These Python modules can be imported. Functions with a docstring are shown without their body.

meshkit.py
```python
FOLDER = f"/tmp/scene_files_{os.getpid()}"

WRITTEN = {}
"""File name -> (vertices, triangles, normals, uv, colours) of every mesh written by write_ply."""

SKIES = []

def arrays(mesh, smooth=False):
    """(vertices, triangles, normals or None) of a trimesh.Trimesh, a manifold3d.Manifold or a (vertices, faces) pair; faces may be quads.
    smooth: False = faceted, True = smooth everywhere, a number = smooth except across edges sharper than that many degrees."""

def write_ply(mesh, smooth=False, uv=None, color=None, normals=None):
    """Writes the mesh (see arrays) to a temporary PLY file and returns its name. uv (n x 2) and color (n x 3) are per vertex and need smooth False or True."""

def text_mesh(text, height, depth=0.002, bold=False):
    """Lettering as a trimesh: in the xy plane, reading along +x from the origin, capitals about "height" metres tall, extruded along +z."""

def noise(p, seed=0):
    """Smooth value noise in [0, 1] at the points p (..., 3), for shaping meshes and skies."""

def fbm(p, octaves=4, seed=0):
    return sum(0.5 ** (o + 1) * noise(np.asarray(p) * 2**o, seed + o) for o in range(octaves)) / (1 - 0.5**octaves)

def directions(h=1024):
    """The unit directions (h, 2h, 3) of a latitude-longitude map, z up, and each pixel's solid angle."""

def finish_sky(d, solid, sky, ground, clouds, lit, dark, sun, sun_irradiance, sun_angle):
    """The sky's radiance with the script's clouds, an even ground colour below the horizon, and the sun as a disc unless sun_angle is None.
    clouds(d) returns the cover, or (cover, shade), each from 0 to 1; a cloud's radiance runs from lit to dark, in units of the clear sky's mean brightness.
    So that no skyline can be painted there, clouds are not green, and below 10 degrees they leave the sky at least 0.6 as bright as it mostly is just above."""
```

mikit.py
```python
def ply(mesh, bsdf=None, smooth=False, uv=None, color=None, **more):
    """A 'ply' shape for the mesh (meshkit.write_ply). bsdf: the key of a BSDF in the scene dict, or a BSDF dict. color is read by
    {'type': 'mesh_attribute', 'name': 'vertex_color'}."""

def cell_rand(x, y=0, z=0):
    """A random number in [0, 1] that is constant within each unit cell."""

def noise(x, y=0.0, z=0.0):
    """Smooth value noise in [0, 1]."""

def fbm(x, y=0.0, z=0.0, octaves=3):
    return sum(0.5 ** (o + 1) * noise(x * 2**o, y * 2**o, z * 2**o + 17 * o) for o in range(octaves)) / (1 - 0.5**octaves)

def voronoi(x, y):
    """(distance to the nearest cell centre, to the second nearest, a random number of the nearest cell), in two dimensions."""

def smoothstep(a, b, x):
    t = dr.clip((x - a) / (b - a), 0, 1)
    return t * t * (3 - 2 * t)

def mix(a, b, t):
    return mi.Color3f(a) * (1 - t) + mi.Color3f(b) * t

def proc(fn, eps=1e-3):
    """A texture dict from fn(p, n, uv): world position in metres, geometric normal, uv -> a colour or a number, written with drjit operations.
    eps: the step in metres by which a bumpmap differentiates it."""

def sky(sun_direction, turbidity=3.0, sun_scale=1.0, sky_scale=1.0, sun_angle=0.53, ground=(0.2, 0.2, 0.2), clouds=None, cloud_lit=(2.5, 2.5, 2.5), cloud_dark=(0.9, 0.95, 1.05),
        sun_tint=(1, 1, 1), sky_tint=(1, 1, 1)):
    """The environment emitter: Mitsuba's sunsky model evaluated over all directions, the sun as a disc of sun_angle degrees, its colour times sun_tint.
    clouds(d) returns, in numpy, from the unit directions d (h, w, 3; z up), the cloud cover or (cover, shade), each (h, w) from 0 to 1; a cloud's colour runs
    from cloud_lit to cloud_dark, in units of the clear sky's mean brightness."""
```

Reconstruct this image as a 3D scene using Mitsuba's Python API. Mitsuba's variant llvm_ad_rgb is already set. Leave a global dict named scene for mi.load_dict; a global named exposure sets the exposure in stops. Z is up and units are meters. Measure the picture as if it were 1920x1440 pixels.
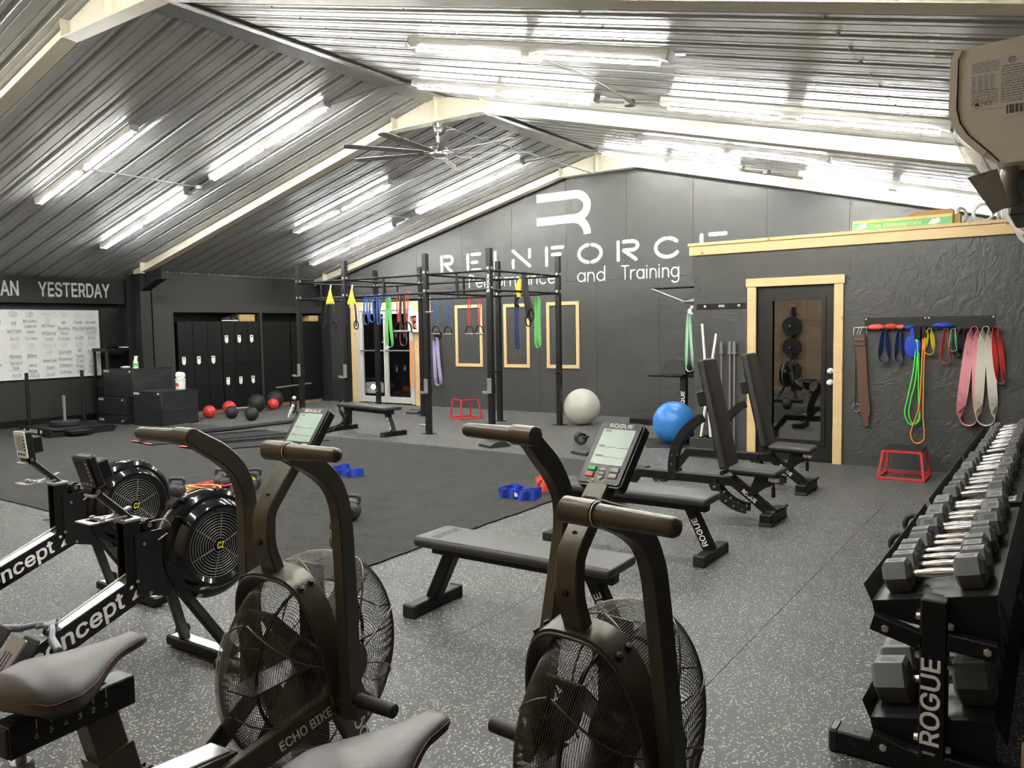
import math, random
import numpy as np, trimesh, mitsuba as mi, mikit, meshkit
import drjit as dr
from manifold3d import Manifold, CrossSection
from shapely import affinity, union_all
from shapely.geometry import LineString, Polygon, Point, box as sbox
from mikit import noise, fbm, voronoi, smoothstep, mix, cell_rand

T = mi.ScalarTransform4f
random.seed(7)
rng = np.random.default_rng(7)
PI = math.pi
scene, labels, place = {}, {}, {}

# ---------------------------------------------------------------- camera, exposure, lamps
exposure = 3.95
YAW, PITCH, ROLL, EYE = 0.60999, 0.069833, -0.016254, 1.6
_fw = np.array([-math.sin(YAW) * math.cos(PITCH), math.cos(YAW) * math.cos(PITCH), -math.sin(PITCH)])
_r = np.array([math.cos(YAW), math.sin(YAW), 0.0]); _u = np.cross(_r, _fw)
_up = -math.sin(ROLL) * _r + math.cos(ROLL) * _u
scene['camera'] = {'type': 'perspective', 'fov': math.degrees(2 * math.atan(960 / 1485.1)), 'fov_axis': 'x', 'near_clip': 0.05, 'far_clip': 100.0,
                   'to_world': T().look_at(origin=[0, 0, EYE], target=(np.array([0, 0, EYE]) + _fw).tolist(), up=_up.tolist())}
LAMP = 17.0                       # radiance of the lamp tubes
WARM, COOL = (1.0, 0.985, 0.91), (1.0, 1.0, 0.98)

# ---------------------------------------------------------------- materials
def P(name, col, rough=0.5, metal=0.0, spec=0.5, **k):
    scene[name] = {'type': 'twosided', 'b': {'type': 'principled', 'base_color': col if isinstance(col, dict) else {'type': 'rgb', 'value': list(col)}, 'roughness': rough, 'metallic': metal, 'specular': spec, **k}}
def BUMP(name, inner, fn, scale=1.0, eps=1e-3):
    b = scene[inner]['b']
    scene[name] = {'type': 'twosided', 'b': {'type': 'bumpmap', 'arbitrary': mikit.proc(fn, eps), 'scale': scale, 'nested': b}}

def f_floor(p, n, uv):
    d, e, w = voronoi(p.x * 95, p.y * 95)
    d2, e2, w2 = voronoi(p.x * 42 + 9, p.y * 42)
    spk = dr.select((w > 0.76) & (d < 0.34), 1.0, 0.0) + dr.select((w2 > 0.82) & (d2 < 0.16), 1.0, 0.0)
    base = 0.050 + 0.016 * fbm(p.x * 1.3, p.y * 1.3, 0, 3) + 0.012 * (noise(p.x * 160, p.y * 160) - 0.5)
    return mi.Color3f(base, base * 1.0, base * 0.985) + 0.26 * spk * mi.Color3f(1, 1, 0.96)
def f_turf(p, n, uv):
    v = 0.030 + 0.014 * fbm(p.x * 9, p.y * 9, 0, 3) + 0.02 * (noise(p.x * 70, p.y * 130) - 0.4) + 0.02 * dr.power(noise(p.x * 260, p.y * 260), 3)
    return mi.Color3f(v, v, v * 0.97)
def f_osb(p, n, uv):
    v = 0.056 + 0.018 * (fbm((p.x + p.y) * 2.2, p.z * 2.2, p.y, 3) - 0.5)
    return mi.Color3f(v, v * 1.01, v * 0.97)
def h_osb(p, n, uv):
    q = p.x + p.y
    d, e, w = voronoi(q * 30 + 4 * noise(q * 9, p.z * 9), p.z * 16 + 4 * noise(q * 9 + 40, p.z * 9))
    return 0.0045 * w + 0.001 * noise(q * 90, p.z * 40)
def f_pine(p, n, uv):
    g = noise(p.x * 2.0 + p.y * 2, 60 * p.z + 40 * (p.x + p.y) * 0.02 + 3 * noise(p.x * 3, p.z * 3), 3)
    k, k2, w = voronoi((p.x + p.y) * 2.3, p.z * 2.3)
    c = mix((0.70, 0.52, 0.27), (0.60, 0.40, 0.18), 0.55 * g)
    return mix(c, (0.28, 0.14, 0.05), 0.8 * (1 - smoothstep(0.02, 0.06, k)))
def f_plank(p, n, uv):
    r = cell_rand(dr.floor(p.z / 0.14) + 3, dr.floor((p.x + 7 * cell_rand(dr.floor(p.z / 0.14))) / 0.9))
    g = fbm(p.x * 3, p.z * 60, r * 9, 3)
    return mix((0.36, 0.26, 0.16), (0.15, 0.10, 0.06), 0.5 * r + 0.5 * g)
def f_carton(p, n, uv):
    v = fbm(p.x * 4, p.y * 4, p.z * 30, 2)
    return mix((0.55, 0.36, 0.16), (0.44, 0.27, 0.11), v)
def h_leather(p, n, uv):
    return 0.0006 * noise(p.x * 900, p.y * 900, p.z * 900)
def h_drape(p, n, uv):
    return 0.012 * fbm(p.x * 4 + p.z * 5, p.y * 4 - p.z * 4, p.z * 3, 2)

P('floor_m', mikit.proc(f_floor), 0.55, spec=0.4)
P('turf_m', mikit.proc(f_turf), 0.95, spec=0.1)
P('osb_flat', mikit.proc(f_osb), 0.42, spec=0.5)
BUMP('osb_m', 'osb_flat', h_osb, 1.0, 4e-3)
P('darkwall_m', (0.010, 0.0105, 0.0105), 0.6)
P('blackwall_m', (0.006, 0.006, 0.0065), 0.6)
P('drywall_m', (0.022, 0.0225, 0.0215), 0.6)
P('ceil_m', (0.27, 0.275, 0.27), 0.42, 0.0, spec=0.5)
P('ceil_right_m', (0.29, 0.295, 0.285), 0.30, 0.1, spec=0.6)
P('cream_m', (0.60, 0.56, 0.45), 0.4)
P('pine_m', mikit.proc(f_pine), 0.5)
P('plank_m', mikit.proc(f_plank), 0.6)
P('carton_m', mikit.proc(f_carton), 0.8)
P('black_m', (0.004, 0.004, 0.0045), 0.45, spec=0.35)
P('blacksat_m', (0.011, 0.011, 0.0115), 0.34, spec=0.45)
P('blackgloss_m', (0.006, 0.006, 0.007), 0.10)
P('rubber_m', (0.013, 0.013, 0.0135), 0.6)
P('pad_m', (0.030, 0.030, 0.031), 0.40)
BUMP('vinyl_m', 'pad_m', h_leather, 1.0, 5e-4)
P('seat_m0', (0.055, 0.052, 0.050), 0.33, spec=0.6)
BUMP('seat_m', 'seat_m0', h_leather, 1.0, 5e-4)
P('drape_m0', (0.018, 0.019, 0.020), 0.38)
BUMP('drape_m', 'drape_m0', h_drape, 1.0, 1e-2)
P('bike_m', (0.075, 0.068, 0.053), 0.36, 0.4)
P('cage_m', (0.14, 0.13, 0.11), 0.32, 0.6)
P('hex_m', (0.085, 0.087, 0.084), 0.55)
P('hexend_m', (0.040, 0.041, 0.041), 0.6)
P('chrome_m', (0.88, 0.86, 0.84), 0.16, 1.0)
P('steel_m', (0.62, 0.61, 0.58), 0.3, 1.0)
P('zinc_m', (0.75, 0.72, 0.62), 0.3, 0.9)
P('alum_m', (0.52, 0.52, 0.53), 0.32, 0.8)
P('graymetal_m', (0.30, 0.30, 0.30), 0.4, 0.6)
P('white_m', (0.74, 0.74, 0.71), 0.4)
P('acwhite_m', (0.84, 0.81, 0.74), 0.35)
P('paper_m', (0.80, 0.80, 0.78), 0.6)
P('board_m', (0.74, 0.75, 0.74), 0.25)
P('ink_m', (0.03, 0.03, 0.035), 0.6)
P('faint_m', (0.33, 0.33, 0.33), 0.6)
P('letter_m', (0.82, 0.82, 0.78), 0.5)
P('logo_m', (0.80, 0.79, 0.68), 0.5)
P('lettergray_m', (0.55, 0.55, 0.53), 0.5)
P('emboss_m', (0.006, 0.006, 0.007), 0.5)
P('pinkbk_m', (0.62, 0.60, 0.50), 0.5)
P('red_m', (0.60, 0.045, 0.045), 0.35)
P('redball_m', (0.62, 0.05, 0.04), 0.4)
P('redcloth_m', (0.62, 0.05, 0.05), 0.7)
P('coral_m', (0.78, 0.13, 0.07), 0.7)
P('blueband_m', (0.03, 0.10, 0.36), 0.5)
P('bluecloth_m', (0.015, 0.05, 0.42), 0.7)
P('navy_m', (0.014, 0.03, 0.14), 0.6)
P('blueball_m', (0.04, 0.20, 0.56), 0.3)
P('whiteball_m', (0.46, 0.45, 0.39), 0.36)
P('green_m', (0.16, 0.55, 0.15), 0.5)
P('neon_m', (0.10, 0.80, 0.09), 0.4)
P('mint_m', (0.38, 0.68, 0.46), 0.5)
P('darkgreen_m', (0.02, 0.09, 0.05), 0.5)
P('orange_m', (0.88, 0.28, 0.06), 0.45)
P('peach_m', (0.72, 0.42, 0.16), 0.5)
P('yellow_m', (0.85, 0.68, 0.04), 0.5)
P('pink_m', (0.78, 0.32, 0.36), 0.55)
P('cream_band_m', (0.68, 0.65, 0.55), 0.55)
P('purple_m', (0.33, 0.28, 0.48), 0.55)
P('brown_m', (0.10, 0.045, 0.028), 0.5)
P('buckle_m', (0.80, 0.70, 0.62), 0.25, 1.0)
P('lcd_m', (0.46, 0.64, 0.56), 0.3)
P('lcdgray_m', (0.30, 0.31, 0.30), 0.25)
P('btn_green_m', (0.03, 0.55, 0.12), 0.4)
P('btn_red_m', (0.75, 0.08, 0.04), 0.4)
P('btn_gray_m', (0.45, 0.42, 0.38), 0.4)
P('gray_m', (0.20, 0.19, 0.17), 0.35)
P('handle_gray_m', (0.13, 0.15, 0.18), 0.35)
P('cartgreen_m', (0.20, 0.55, 0.24), 0.6)
P('cartyellow_m', (0.78, 0.62, 0.22), 0.6)
P('night_m', (0.006, 0.006, 0.008), 0.7)
P('winframe_m', (0.50, 0.49, 0.45), 0.4)
P('logoyellow_m', (0.85, 0.80, 0.05), 0.5)
P('oak_m', (0.36, 0.20, 0.09), 0.6)
P('acgray_m', (0.075, 0.08, 0.08), 0.5)
P('film_m', (0.30, 0.27, 0.24), 0.2)
scene['glass_m'] = {'type': 'thindielectric', 'int_ior': 1.5}
scene['tint_m'] = {'type': 'thindielectric', 'int_ior': 2.1}
scene['smoke_m'] = {'type': 'blendbsdf', 'weight': 0.28, 'a': {'type': 'thindielectric', 'int_ior': 1.5}, 'b': {'type': 'twosided', 'x': {'type': 'principled', 'base_color': {'type': 'rgb', 'value': [0.10, 0.09, 0.08]}, 'roughness': 0.25}}}
# ---------------------------------------------------------------- mesh helpers
A = lambda *v: np.array(v, float)
def M(v, f): return trimesh.Trimesh(np.asarray(v, float), np.asarray(f, int), process=False)
def cat(*ms):
    ms = [m for x in ms for m in (x if isinstance(x, (list, tuple)) else [x])]
    vs, fs, k = [], [], 0
    for m in ms:
        vs.append(np.asarray(m.vertices)); fs.append(np.asarray(m.faces) + k); k += len(m.vertices)
    return M(np.vstack(vs), np.vstack(fs))
_BF = [[0, 1, 3], [0, 3, 2], [4, 6, 7], [4, 7, 5], [0, 4, 5], [0, 5, 1], [2, 3, 7], [2, 7, 6], [0, 2, 6], [0, 6, 4], [1, 5, 7], [1, 7, 3]]
def hull(pts): return trimesh.convex.convex_hull(np.asarray(pts, float))
def box(c, s, b=0.0):
    h = np.asarray(s, float) / 2; c = np.asarray(c, float)
    if b <= 0:
        return M(c + h * np.array([[x, y, z] for x in (-1, 1) for y in (-1, 1) for z in (-1, 1)]), _BF)
    b = min(b, *(h * 0.98))
    pts = [c + np.array([x, y, z]) * (h - b * np.array(e)) for x in (-1, 1) for y in (-1, 1) for z in (-1, 1) for e in ((0, 1, 1), (1, 0, 1), (1, 1, 0))]
    return hull(pts)
def bb(x0, x1, y0, y1, z0, z1, b=0.0): return box(((x0 + x1) / 2, (y0 + y1) / 2, (z0 + z1) / 2), (abs(x1 - x0), abs(y1 - y0), abs(z1 - z0)), b)
def nrm(v): v = np.asarray(v, float); return v / max(np.linalg.norm(v), 1e-12)
def frame(p, x, y, z):
    m = np.eye(4); m[:3, 0], m[:3, 1], m[:3, 2], m[:3, 3] = x, y, z, p; return m
def mv(m, mat):
    m = m.copy(); m.apply_transform(mat); return m
def shift(m, *d): return M(np.asarray(m.vertices) + np.array(d, float), m.faces)
def rot(m, axis, deg, about=(0, 0, 0)): return mv(m, trimesh.transformations.rotation_matrix(math.radians(deg), axis, about))
def frames(P_, closed, up):
    P_ = np.asarray(P_, float); n = len(P_)
    if closed: t = np.roll(P_, -1, 0) - np.roll(P_, 1, 0)
    else: t = np.gradient(P_, axis=0)
    t = t / np.maximum(np.linalg.norm(t, axis=1, keepdims=True), 1e-12)
    a = np.zeros((n, 3)); prev = None
    for i in range(n):
        if up is not None:
            s = np.cross(t[i], up)
            if np.linalg.norm(s) < 1e-3: s = prev if prev is not None else np.cross(t[i], [0.3, 0.5, 0.8])
        else:
            s = (prev if prev is not None else np.cross(t[i], [0.31, 0.2, 0.93] if abs(t[i][2]) < 0.9 else [1, 0.1, 0]))
            s = s - t[i] * (s @ t[i])
        s = nrm(s)
        if prev is not None and up is not None and s @ prev < 0 and False: s = -s
        a[i] = s; prev = s
    return t, a, np.cross(a, t)
def sweep(P_, prof, closed=False, up=None, scale=None):
    """A closed 2D profile (side, up) carried along the path; mitred where the path turns."""
    P_ = np.asarray(P_, float); prof = np.asarray(prof, float); n, k = len(P_), len(prof)
    t, a, b = frames(P_, closed, up)
    sc = np.ones(n) if scale is None else np.asarray(scale, float)
    if sc.ndim == 1: sc = np.stack([sc, sc], 1)
    mit = np.ones(n)
    if not closed and n > 2:
        for i in range(1, n - 1):
            d = nrm(P_[i] - P_[i - 1]); mit[i] = 1 / max(d @ t[i], 0.5)
            bend = nrm(P_[i + 1] - P_[i]) - d
            if np.linalg.norm(bend) < 1e-6: mit[i] = 1
    ax = nrm(P_[min(2, n - 1)] - P_[0])
    V = []
    for i in range(n):
        pa, pb = prof[:, 0] * sc[i, 0], prof[:, 1] * sc[i, 1]
        off = pa[:, None] * a[i] + pb[:, None] * b[i]
        if mit[i] > 1.001:
            bend = nrm(nrm(P_[i + 1] - P_[i]) - nrm(P_[i] - P_[i - 1]))
            off = off + ((off @ bend) * (mit[i] - 1))[:, None] * bend
        V.append(P_[i] + off)
    V = np.vstack(V); F = []
    for i in range(n if closed else n - 1):
        j = (i + 1) % n
        for q in range(k):
            r = (q + 1) % k
            F += [[i * k + q, i * k + r, j * k + r], [i * k + q, j * k + r, j * k + q]]
    if not closed:
        c0, c1 = len(V), len(V) + 1
        V = np.vstack([V, V[:k].mean(0), V[-k:].mean(0)]) if True else V
        for q in range(k):
            r = (q + 1) % k
            F += [[c0, r, q], [c1, (n - 1) * k + q, (n - 1) * k + r]]
    m = M(V, F)
    return m
def circ(r, n=10): return [(r * math.cos(-2 * PI * i / n), r * math.sin(-2 * PI * i / n)) for i in range(n)]
def rect(w, h, b=0.0):
    w, h = w / 2, h / 2
    if b <= 0: return [(-w, -h), (-w, h), (w, h), (w, -h)]
    return [(-w + b, -h), (-w, -h + b), (-w, h - b), (-w + b, h), (w - b, h), (w, h - b), (w, -h + b), (w - b, -h)]
def tube(P_, r, n=10, closed=False, up=None, scale=None): return sweep(P_, circ(r, n), closed, up, scale)
def cyl(p0, p1, r, n=16, r1=None, bev=0.0):
    p0, p1 = A(*p0), A(*p1); r1 = r if r1 is None else r1
    d = nrm(p1 - p0)
    if bev <= 0: return sweep([p0, p1], circ(1, n), scale=[r, r1])
    return sweep([p0, p0 + d * bev, p1 - d * bev, p1], circ(1, n), scale=[r - bev, r, r1, r1 - bev])
def bar(p0, p1, w, h, up=(0, 0, 1), b=0.0): return sweep([p0, p1], rect(w, h, b), up=np.array(up, float))
def lathe(prof, n=24, p=(0, 0, 0), axis=(0, 0, 1)):
    """profile of (radius, height) about the axis at p."""
    z = nrm(axis); x = nrm(np.cross(z, [1, 0, 0] if abs(z[0]) < 0.9 else [0, 1, 0])); y = np.cross(z, x)
    th = np.arange(n) * 2 * PI / n; V = []
    for r, h in prof:
        r = max(r, 1e-5)
        V.append(np.array(p) + h * z + r * (np.cos(th)[:, None] * x + np.sin(th)[:, None] * y))
    k = len(prof); V = np.vstack(V); F = []
    for i in range(k - 1):
        for j in range(n):
            a, b_ = i * n + j, i * n + (j + 1) % n
            F += [[a, b_, b_ + n], [a, b_ + n, a + n]]
    return M(V, F)
def prism(poly, d, mat=None):
    """A shapely polygon extruded by d along z, then moved by mat."""
    gs = [g for g in getattr(poly, 'geoms', [poly]) if g.area > 1e-9]
    m = cat([trimesh.creation.extrude_polygon(g, d, engine='earcut') for g in gs])
    return m if mat is None else mv(m, mat)
XZ = lambda p=(0, 0, 0): frame(A(*p), A(1, 0, 0), A(0, 0, 1), A(0, -1, 0))      # drawn facing -y: x right, y up
def spline(P_, k=8, closed=False):
    P_ = np.asarray(P_, float); n = len(P_)
    Q = np.vstack([P_[-1:], P_, P_[:2]]) if closed else np.vstack([2 * P_[0] - P_[1], P_, 2 * P_[-1] - P_[-2]])
    out = []
    for i in range(n if closed else n - 1):
        a, b, c, d = Q[i], Q[i + 1], Q[i + 2], Q[i + 3]
        for s in np.arange(k) / k:
            out.append(0.5 * (2 * b + (c - a) * s + (2 * a - 5 * b + 4 * c - d) * s * s + (3 * b - a - 3 * c + d) * s ** 3))
    if not closed: out.append(P_[-1])
    return np.array(out)
def sphere(c, r, n=2, s=(1, 1, 1)):
    m = trimesh.creation.icosphere(n); return M(np.asarray(m.vertices) * r * np.array(s) + np.array(c), m.faces)
def arc(c, r, a0, a1, n=12, plane='xz'):
    th = np.radians(np.linspace(a0, a1, n)); C, S = r * np.cos(th), r * np.sin(th); Z = 0 * C
    return np.array(c) + {'xz': np.stack([C, Z, S], 1), 'yz': np.stack([Z, C, S], 1), 'xy': np.stack([C, S, Z], 1)}[plane]
def ribbon(P_, W, width, thick=0.004, closed=False):
    """A flat strap: at each path point its width lies along W."""
    P_ = np.asarray(P_, float); n = len(P_); W = np.asarray(W, float)
    if W.ndim == 1: W = np.tile(W, (n, 1))
    t, _, _ = frames(P_, closed, None); V = []
    width = np.broadcast_to(width, n)
    for i in range(n):
        w = nrm(W[i] - t[i] * (W[i] @ t[i])); h = np.cross(t[i], w)
        for s, q in ((-1, -1), (-1, 1), (1, 1), (1, -1)): V.append(P_[i] + s * w * width[i] / 2 + q * h * thick / 2)
    F = []
    for i in range(n if closed else n - 1):
        j = (i + 1) % n
        for q in range(4):
            r = (q + 1) % 4; F += [[i * 4 + q, i * 4 + r, j * 4 + r], [i * 4 + q, j * 4 + r, j * 4 + q]]
    if not closed: F += [[0, 2, 1], [0, 3, 2], [4 * n - 4, 4 * n - 3, 4 * n - 2], [4 * n - 4, 4 * n - 2, 4 * n - 1]]
    return M(V, F)
def stroke(lines, w, cap='round'):
    return union_all([LineString(l).buffer(w / 2, cap_style=cap, join_style='round', quad_segs=6) for l in lines])
def txt(s, h, width=None, bold=False, depth=0.002, slant=0.0):
    """Lettering in the xy plane from the origin, fitted to the width."""
    m = meshkit.text_mesh(s, h, depth, bold); v = np.asarray(m.vertices).copy()
    v[:, 0] -= v[:, 0].min()
    if width: v[:, 0] *= width / v[:, 0].max()
    v[:, 0] += slant * v[:, 1]
    return M(v, m.faces)
def onto(m, p, x, y):
    """Moves a flat drawing (x right, y up, z out) to the point p with those axes."""
    x, y = nrm(x), nrm(y); return mv(m, frame(A(*p), x, y, np.cross(x, y)))

# ---------------------------------------------------------------- things, parts, labels
def num(key):
    if key not in scene and key not in labels and key not in place: return key
    i = 1
    while f'{key}_{i:03d}' in scene or f'{key}_{i:03d}' in labels or f'{key}_{i:03d}' in place: i += 1
    return f'{key}_{i:03d}'
IDENT = T()
def thing(name, label, cat_, loc=(0, 0, 0), rz=0.0, group=None, mat=None):
    k = num(name); place[k] = mat if mat is not None else T().translate(list(map(float, loc))).rotate([0, 0, 1], rz)
    labels[k] = {'label': label, 'category': cat_}
    if group: labels[k]['group'] = group
    return k
def root(k): return k.split('__')[0]
def part(parent, name, mesh, m, smooth=False, label=None, kind=None, extra=None):
    k = num(parent + '__' + name)
    d = dict(mesh) if isinstance(mesh, dict) else mikit.ply(mesh, m, smooth)
    if isinstance(mesh, dict) and m: d['bsdf'] = {'type': 'ref', 'id': m}
    if extra: d.update(extra)
    d['to_world'] = place.get(root(parent), IDENT)
    scene[k] = d
    if label or kind:
        labels[k] = {}
        if label: labels[k]['label'] = label
        if kind: labels[k]['kind'] = kind
    return k
def one(name, mesh, m, label, cat_, smooth=False, group=None, mat=None, kind=None):
    """A thing that is one mesh."""
    k = num(name); d = dict(mesh) if isinstance(mesh, dict) else mikit.ply(mesh, m, smooth)
    if mat is not None: d['to_world'] = mat; place[k] = mat
    scene[k] = d; labels[k] = {'label': label, 'category': cat_}
    if group: labels[k]['group'] = group
    if kind: labels[k]['kind'] = kind
    return k
def struct(name, mesh=None, m=None, smooth=False):
    k = num(name); labels[k] = {'kind': 'structure'}
    if mesh is not None: scene[k] = mikit.ply(mesh, m, smooth)
    else: place[k] = IDENT
    return k
def dup(src, name, label, loc, rz=0.0, group=None, mat=None):
    """A copy of a thing with copies of its parts."""
    k = thing(name, label, labels[src]['category'], loc, rz, group or labels[src].get('group'), mat)
    for q in [q for q in scene if q.startswith(src + '__')]:
        n = k + q[len(src):]; scene[n] = {**scene[q], 'to_world': place[k]}
        if q in labels: labels[n] = dict(labels[q])
    return k
_cache = {}
def C(key, fn, m=None, smooth=False):
    if key not in _cache: _cache[key] = mikit.ply(fn(), m, smooth)
    return _cache[key]
# ---------------------------------------------------------------- the building
RX, RZ, SL = -6.8, 4.66, 0.25            # ridge, pitch 3 in 12
roof = lambda x: RZ - SL * abs(x - RX)
YF, YB = -.35, 12.62                     # front and back walls
# rubber rolls, with the turf laid over them
struct('floor', bb(-15.4, 1.6, YF - .2, YB + 1.2, -.12, -.012), 'blackwall_m')
xs = [-15.3] + [-3.87 - 1.3 * k for k in range(8, -1, -1)] + [-2.57, -1.27, .03, 1.5]
ys = [YF, 3.295, 6.4, 9.4, YB]
for i in range(len(xs) - 1):
    for j in range(len(ys) - 1):
        oy = .35 * (i % 2) if 0 < j else 0; oy2 = .35 * (i % 2) if j + 1 < len(ys) - 1 else 0
        m = bb(xs[i] + .0015, xs[i + 1] - .0015, ys[j] + oy + .0015, ys[j + 1] + oy2 - .0015, -.012, 0)
        part('floor', 'rubber_mat', m, 'floor_m')
# turf: a field with a slightly uneven, stitched edge
gx, gy = np.linspace(-15.0, -3.865, 60), np.linspace(3.42, 8.22, 40)
def turf_mesh():
    X, Y = np.meshgrid(gx, gy, indexing='ij')
    Xw = X + np.where(X > -3.9, .005 * np.sin(Y * 7), 0); Yw = Y + np.where((Y > 8.2) | (Y < 3.43), .004 * np.sin(X * 6), 0)
    Z = .011 + .0025 * meshkit.noise(np.stack([X * 2, Y * 2, 0 * X], -1))
    v = np.stack([Xw, Yw, Z], -1).reshape(-1, 3); n1, n2 = X.shape; f = []
    for i in range(n1 - 1):
        for j in range(n2 - 1):
            a = i * n2 + j; f += [[a, a + n2, a + n2 + 1], [a, a + n2 + 1, a + 1]]
    edge = [i * n2 for i in range(n1)] + [(n1 - 1) * n2 + j for j in range(1, n2)] + [i * n2 + n2 - 1 for i in range(n1 - 2, -1, -1)] + [j for j in range(n2 - 2, 0, -1)]
    k0 = len(v); v = np.vstack([v, v[edge] * [1, 1, 0] + [0, 0, .0005]])
    for q in range(len(edge)):
        r = (q + 1) % len(edge); f += [[edge[q], k0 + q, k0 + r], [edge[q], k0 + r, edge[r]]]
    return M(v, f)
one('turf_carpet', turf_mesh(), 'turf_m', 'large rectangle of black artificial turf laid over the rubber floor', 'turf', smooth=20)
one('turf_edge_binding', tube([(-3.852 + .005 * math.sin(y * 7) + .004 * math.sin(y * 23), y, .007) for y in np.linspace(3.42, 8.22, 90)], .009, 6), 'black_m', 'black stitched binding along the right edge of the turf', 'binding', smooth=True)

# walls
struct('wall_left', bb(-15.25, -15.05, YF, 8.53, 0, 2.75), 'darkwall_m')
part('wall_left', 'header_beam', bb(-15.05, -14.85, YF, 8.3, 2.19, 2.66), 'blackwall_m')
part('wall_left', 'rubber_base', bb(-15.05, -15.035, YF, 8.5, 0, .11), 'black_m')
part('wall_left', 'lower_panel', bb(-15.05, -15.03, YF, 8.5, .125, .80, .004), 'drywall_m')
struct('wall_front', bb(-15.25, 1.7, YF - .2, YF - .02, 0, 4.7), 'darkwall_m')
for i in range(34):
    part('wall_front', 'wood_plank', bb(-15.2, 1.65, YF - .02, YF + .003 * (i % 3), .14 * i + .002, .14 * i + .138), 'plank_m')
struct('wall_right', bb(.05, .25, 1.2, YB, 0, 2.95), 'darkwall_m')
part('wall_right', 'wall_return', bb(.25, 1.6, 1.2, 1.35, 0, 3.1), 'darkwall_m')
part('wall_right', 'entry_wall', bb(1.5, 1.7, YF, 1.2, 0, 2.6), 'darkwall_m')
# back wall: painted strand-board panels with open joints
struct('wall_back', bb(-15.25, -13.2, YB, YB + .2, 0, roof(-13.2)), 'blackwall_m')
gable = Polygon([(-14.3, 0), (-14.3, roof(-14.3) + .02), (RX, RZ + .02), (.1, roof(.1) + .02), (.1, 0)]).difference(sbox(-13.0, 0, -11.3, 2.12))
for i in range(12):
    x0 = -14.26 + 1.22 * i
    for z0, z1 in ((0, 2.44), (2.44, 4.7)):
        off = 0 if z0 == 0 else .61
        g = gable.intersection(sbox(x0 + off + .002, z0 + .002, x0 + off + 1.218, z1 - .002))
        if i == 0 and off: g = union_all([g, gable.intersection(sbox(-14.3, z0 + .002, x0 + off - .002, z1))])
        if g.area > .01: part('wall_back', 'board_panel', prism(g, .02, XZ((0, YB + .02, 0))), 'osb_m')
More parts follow.
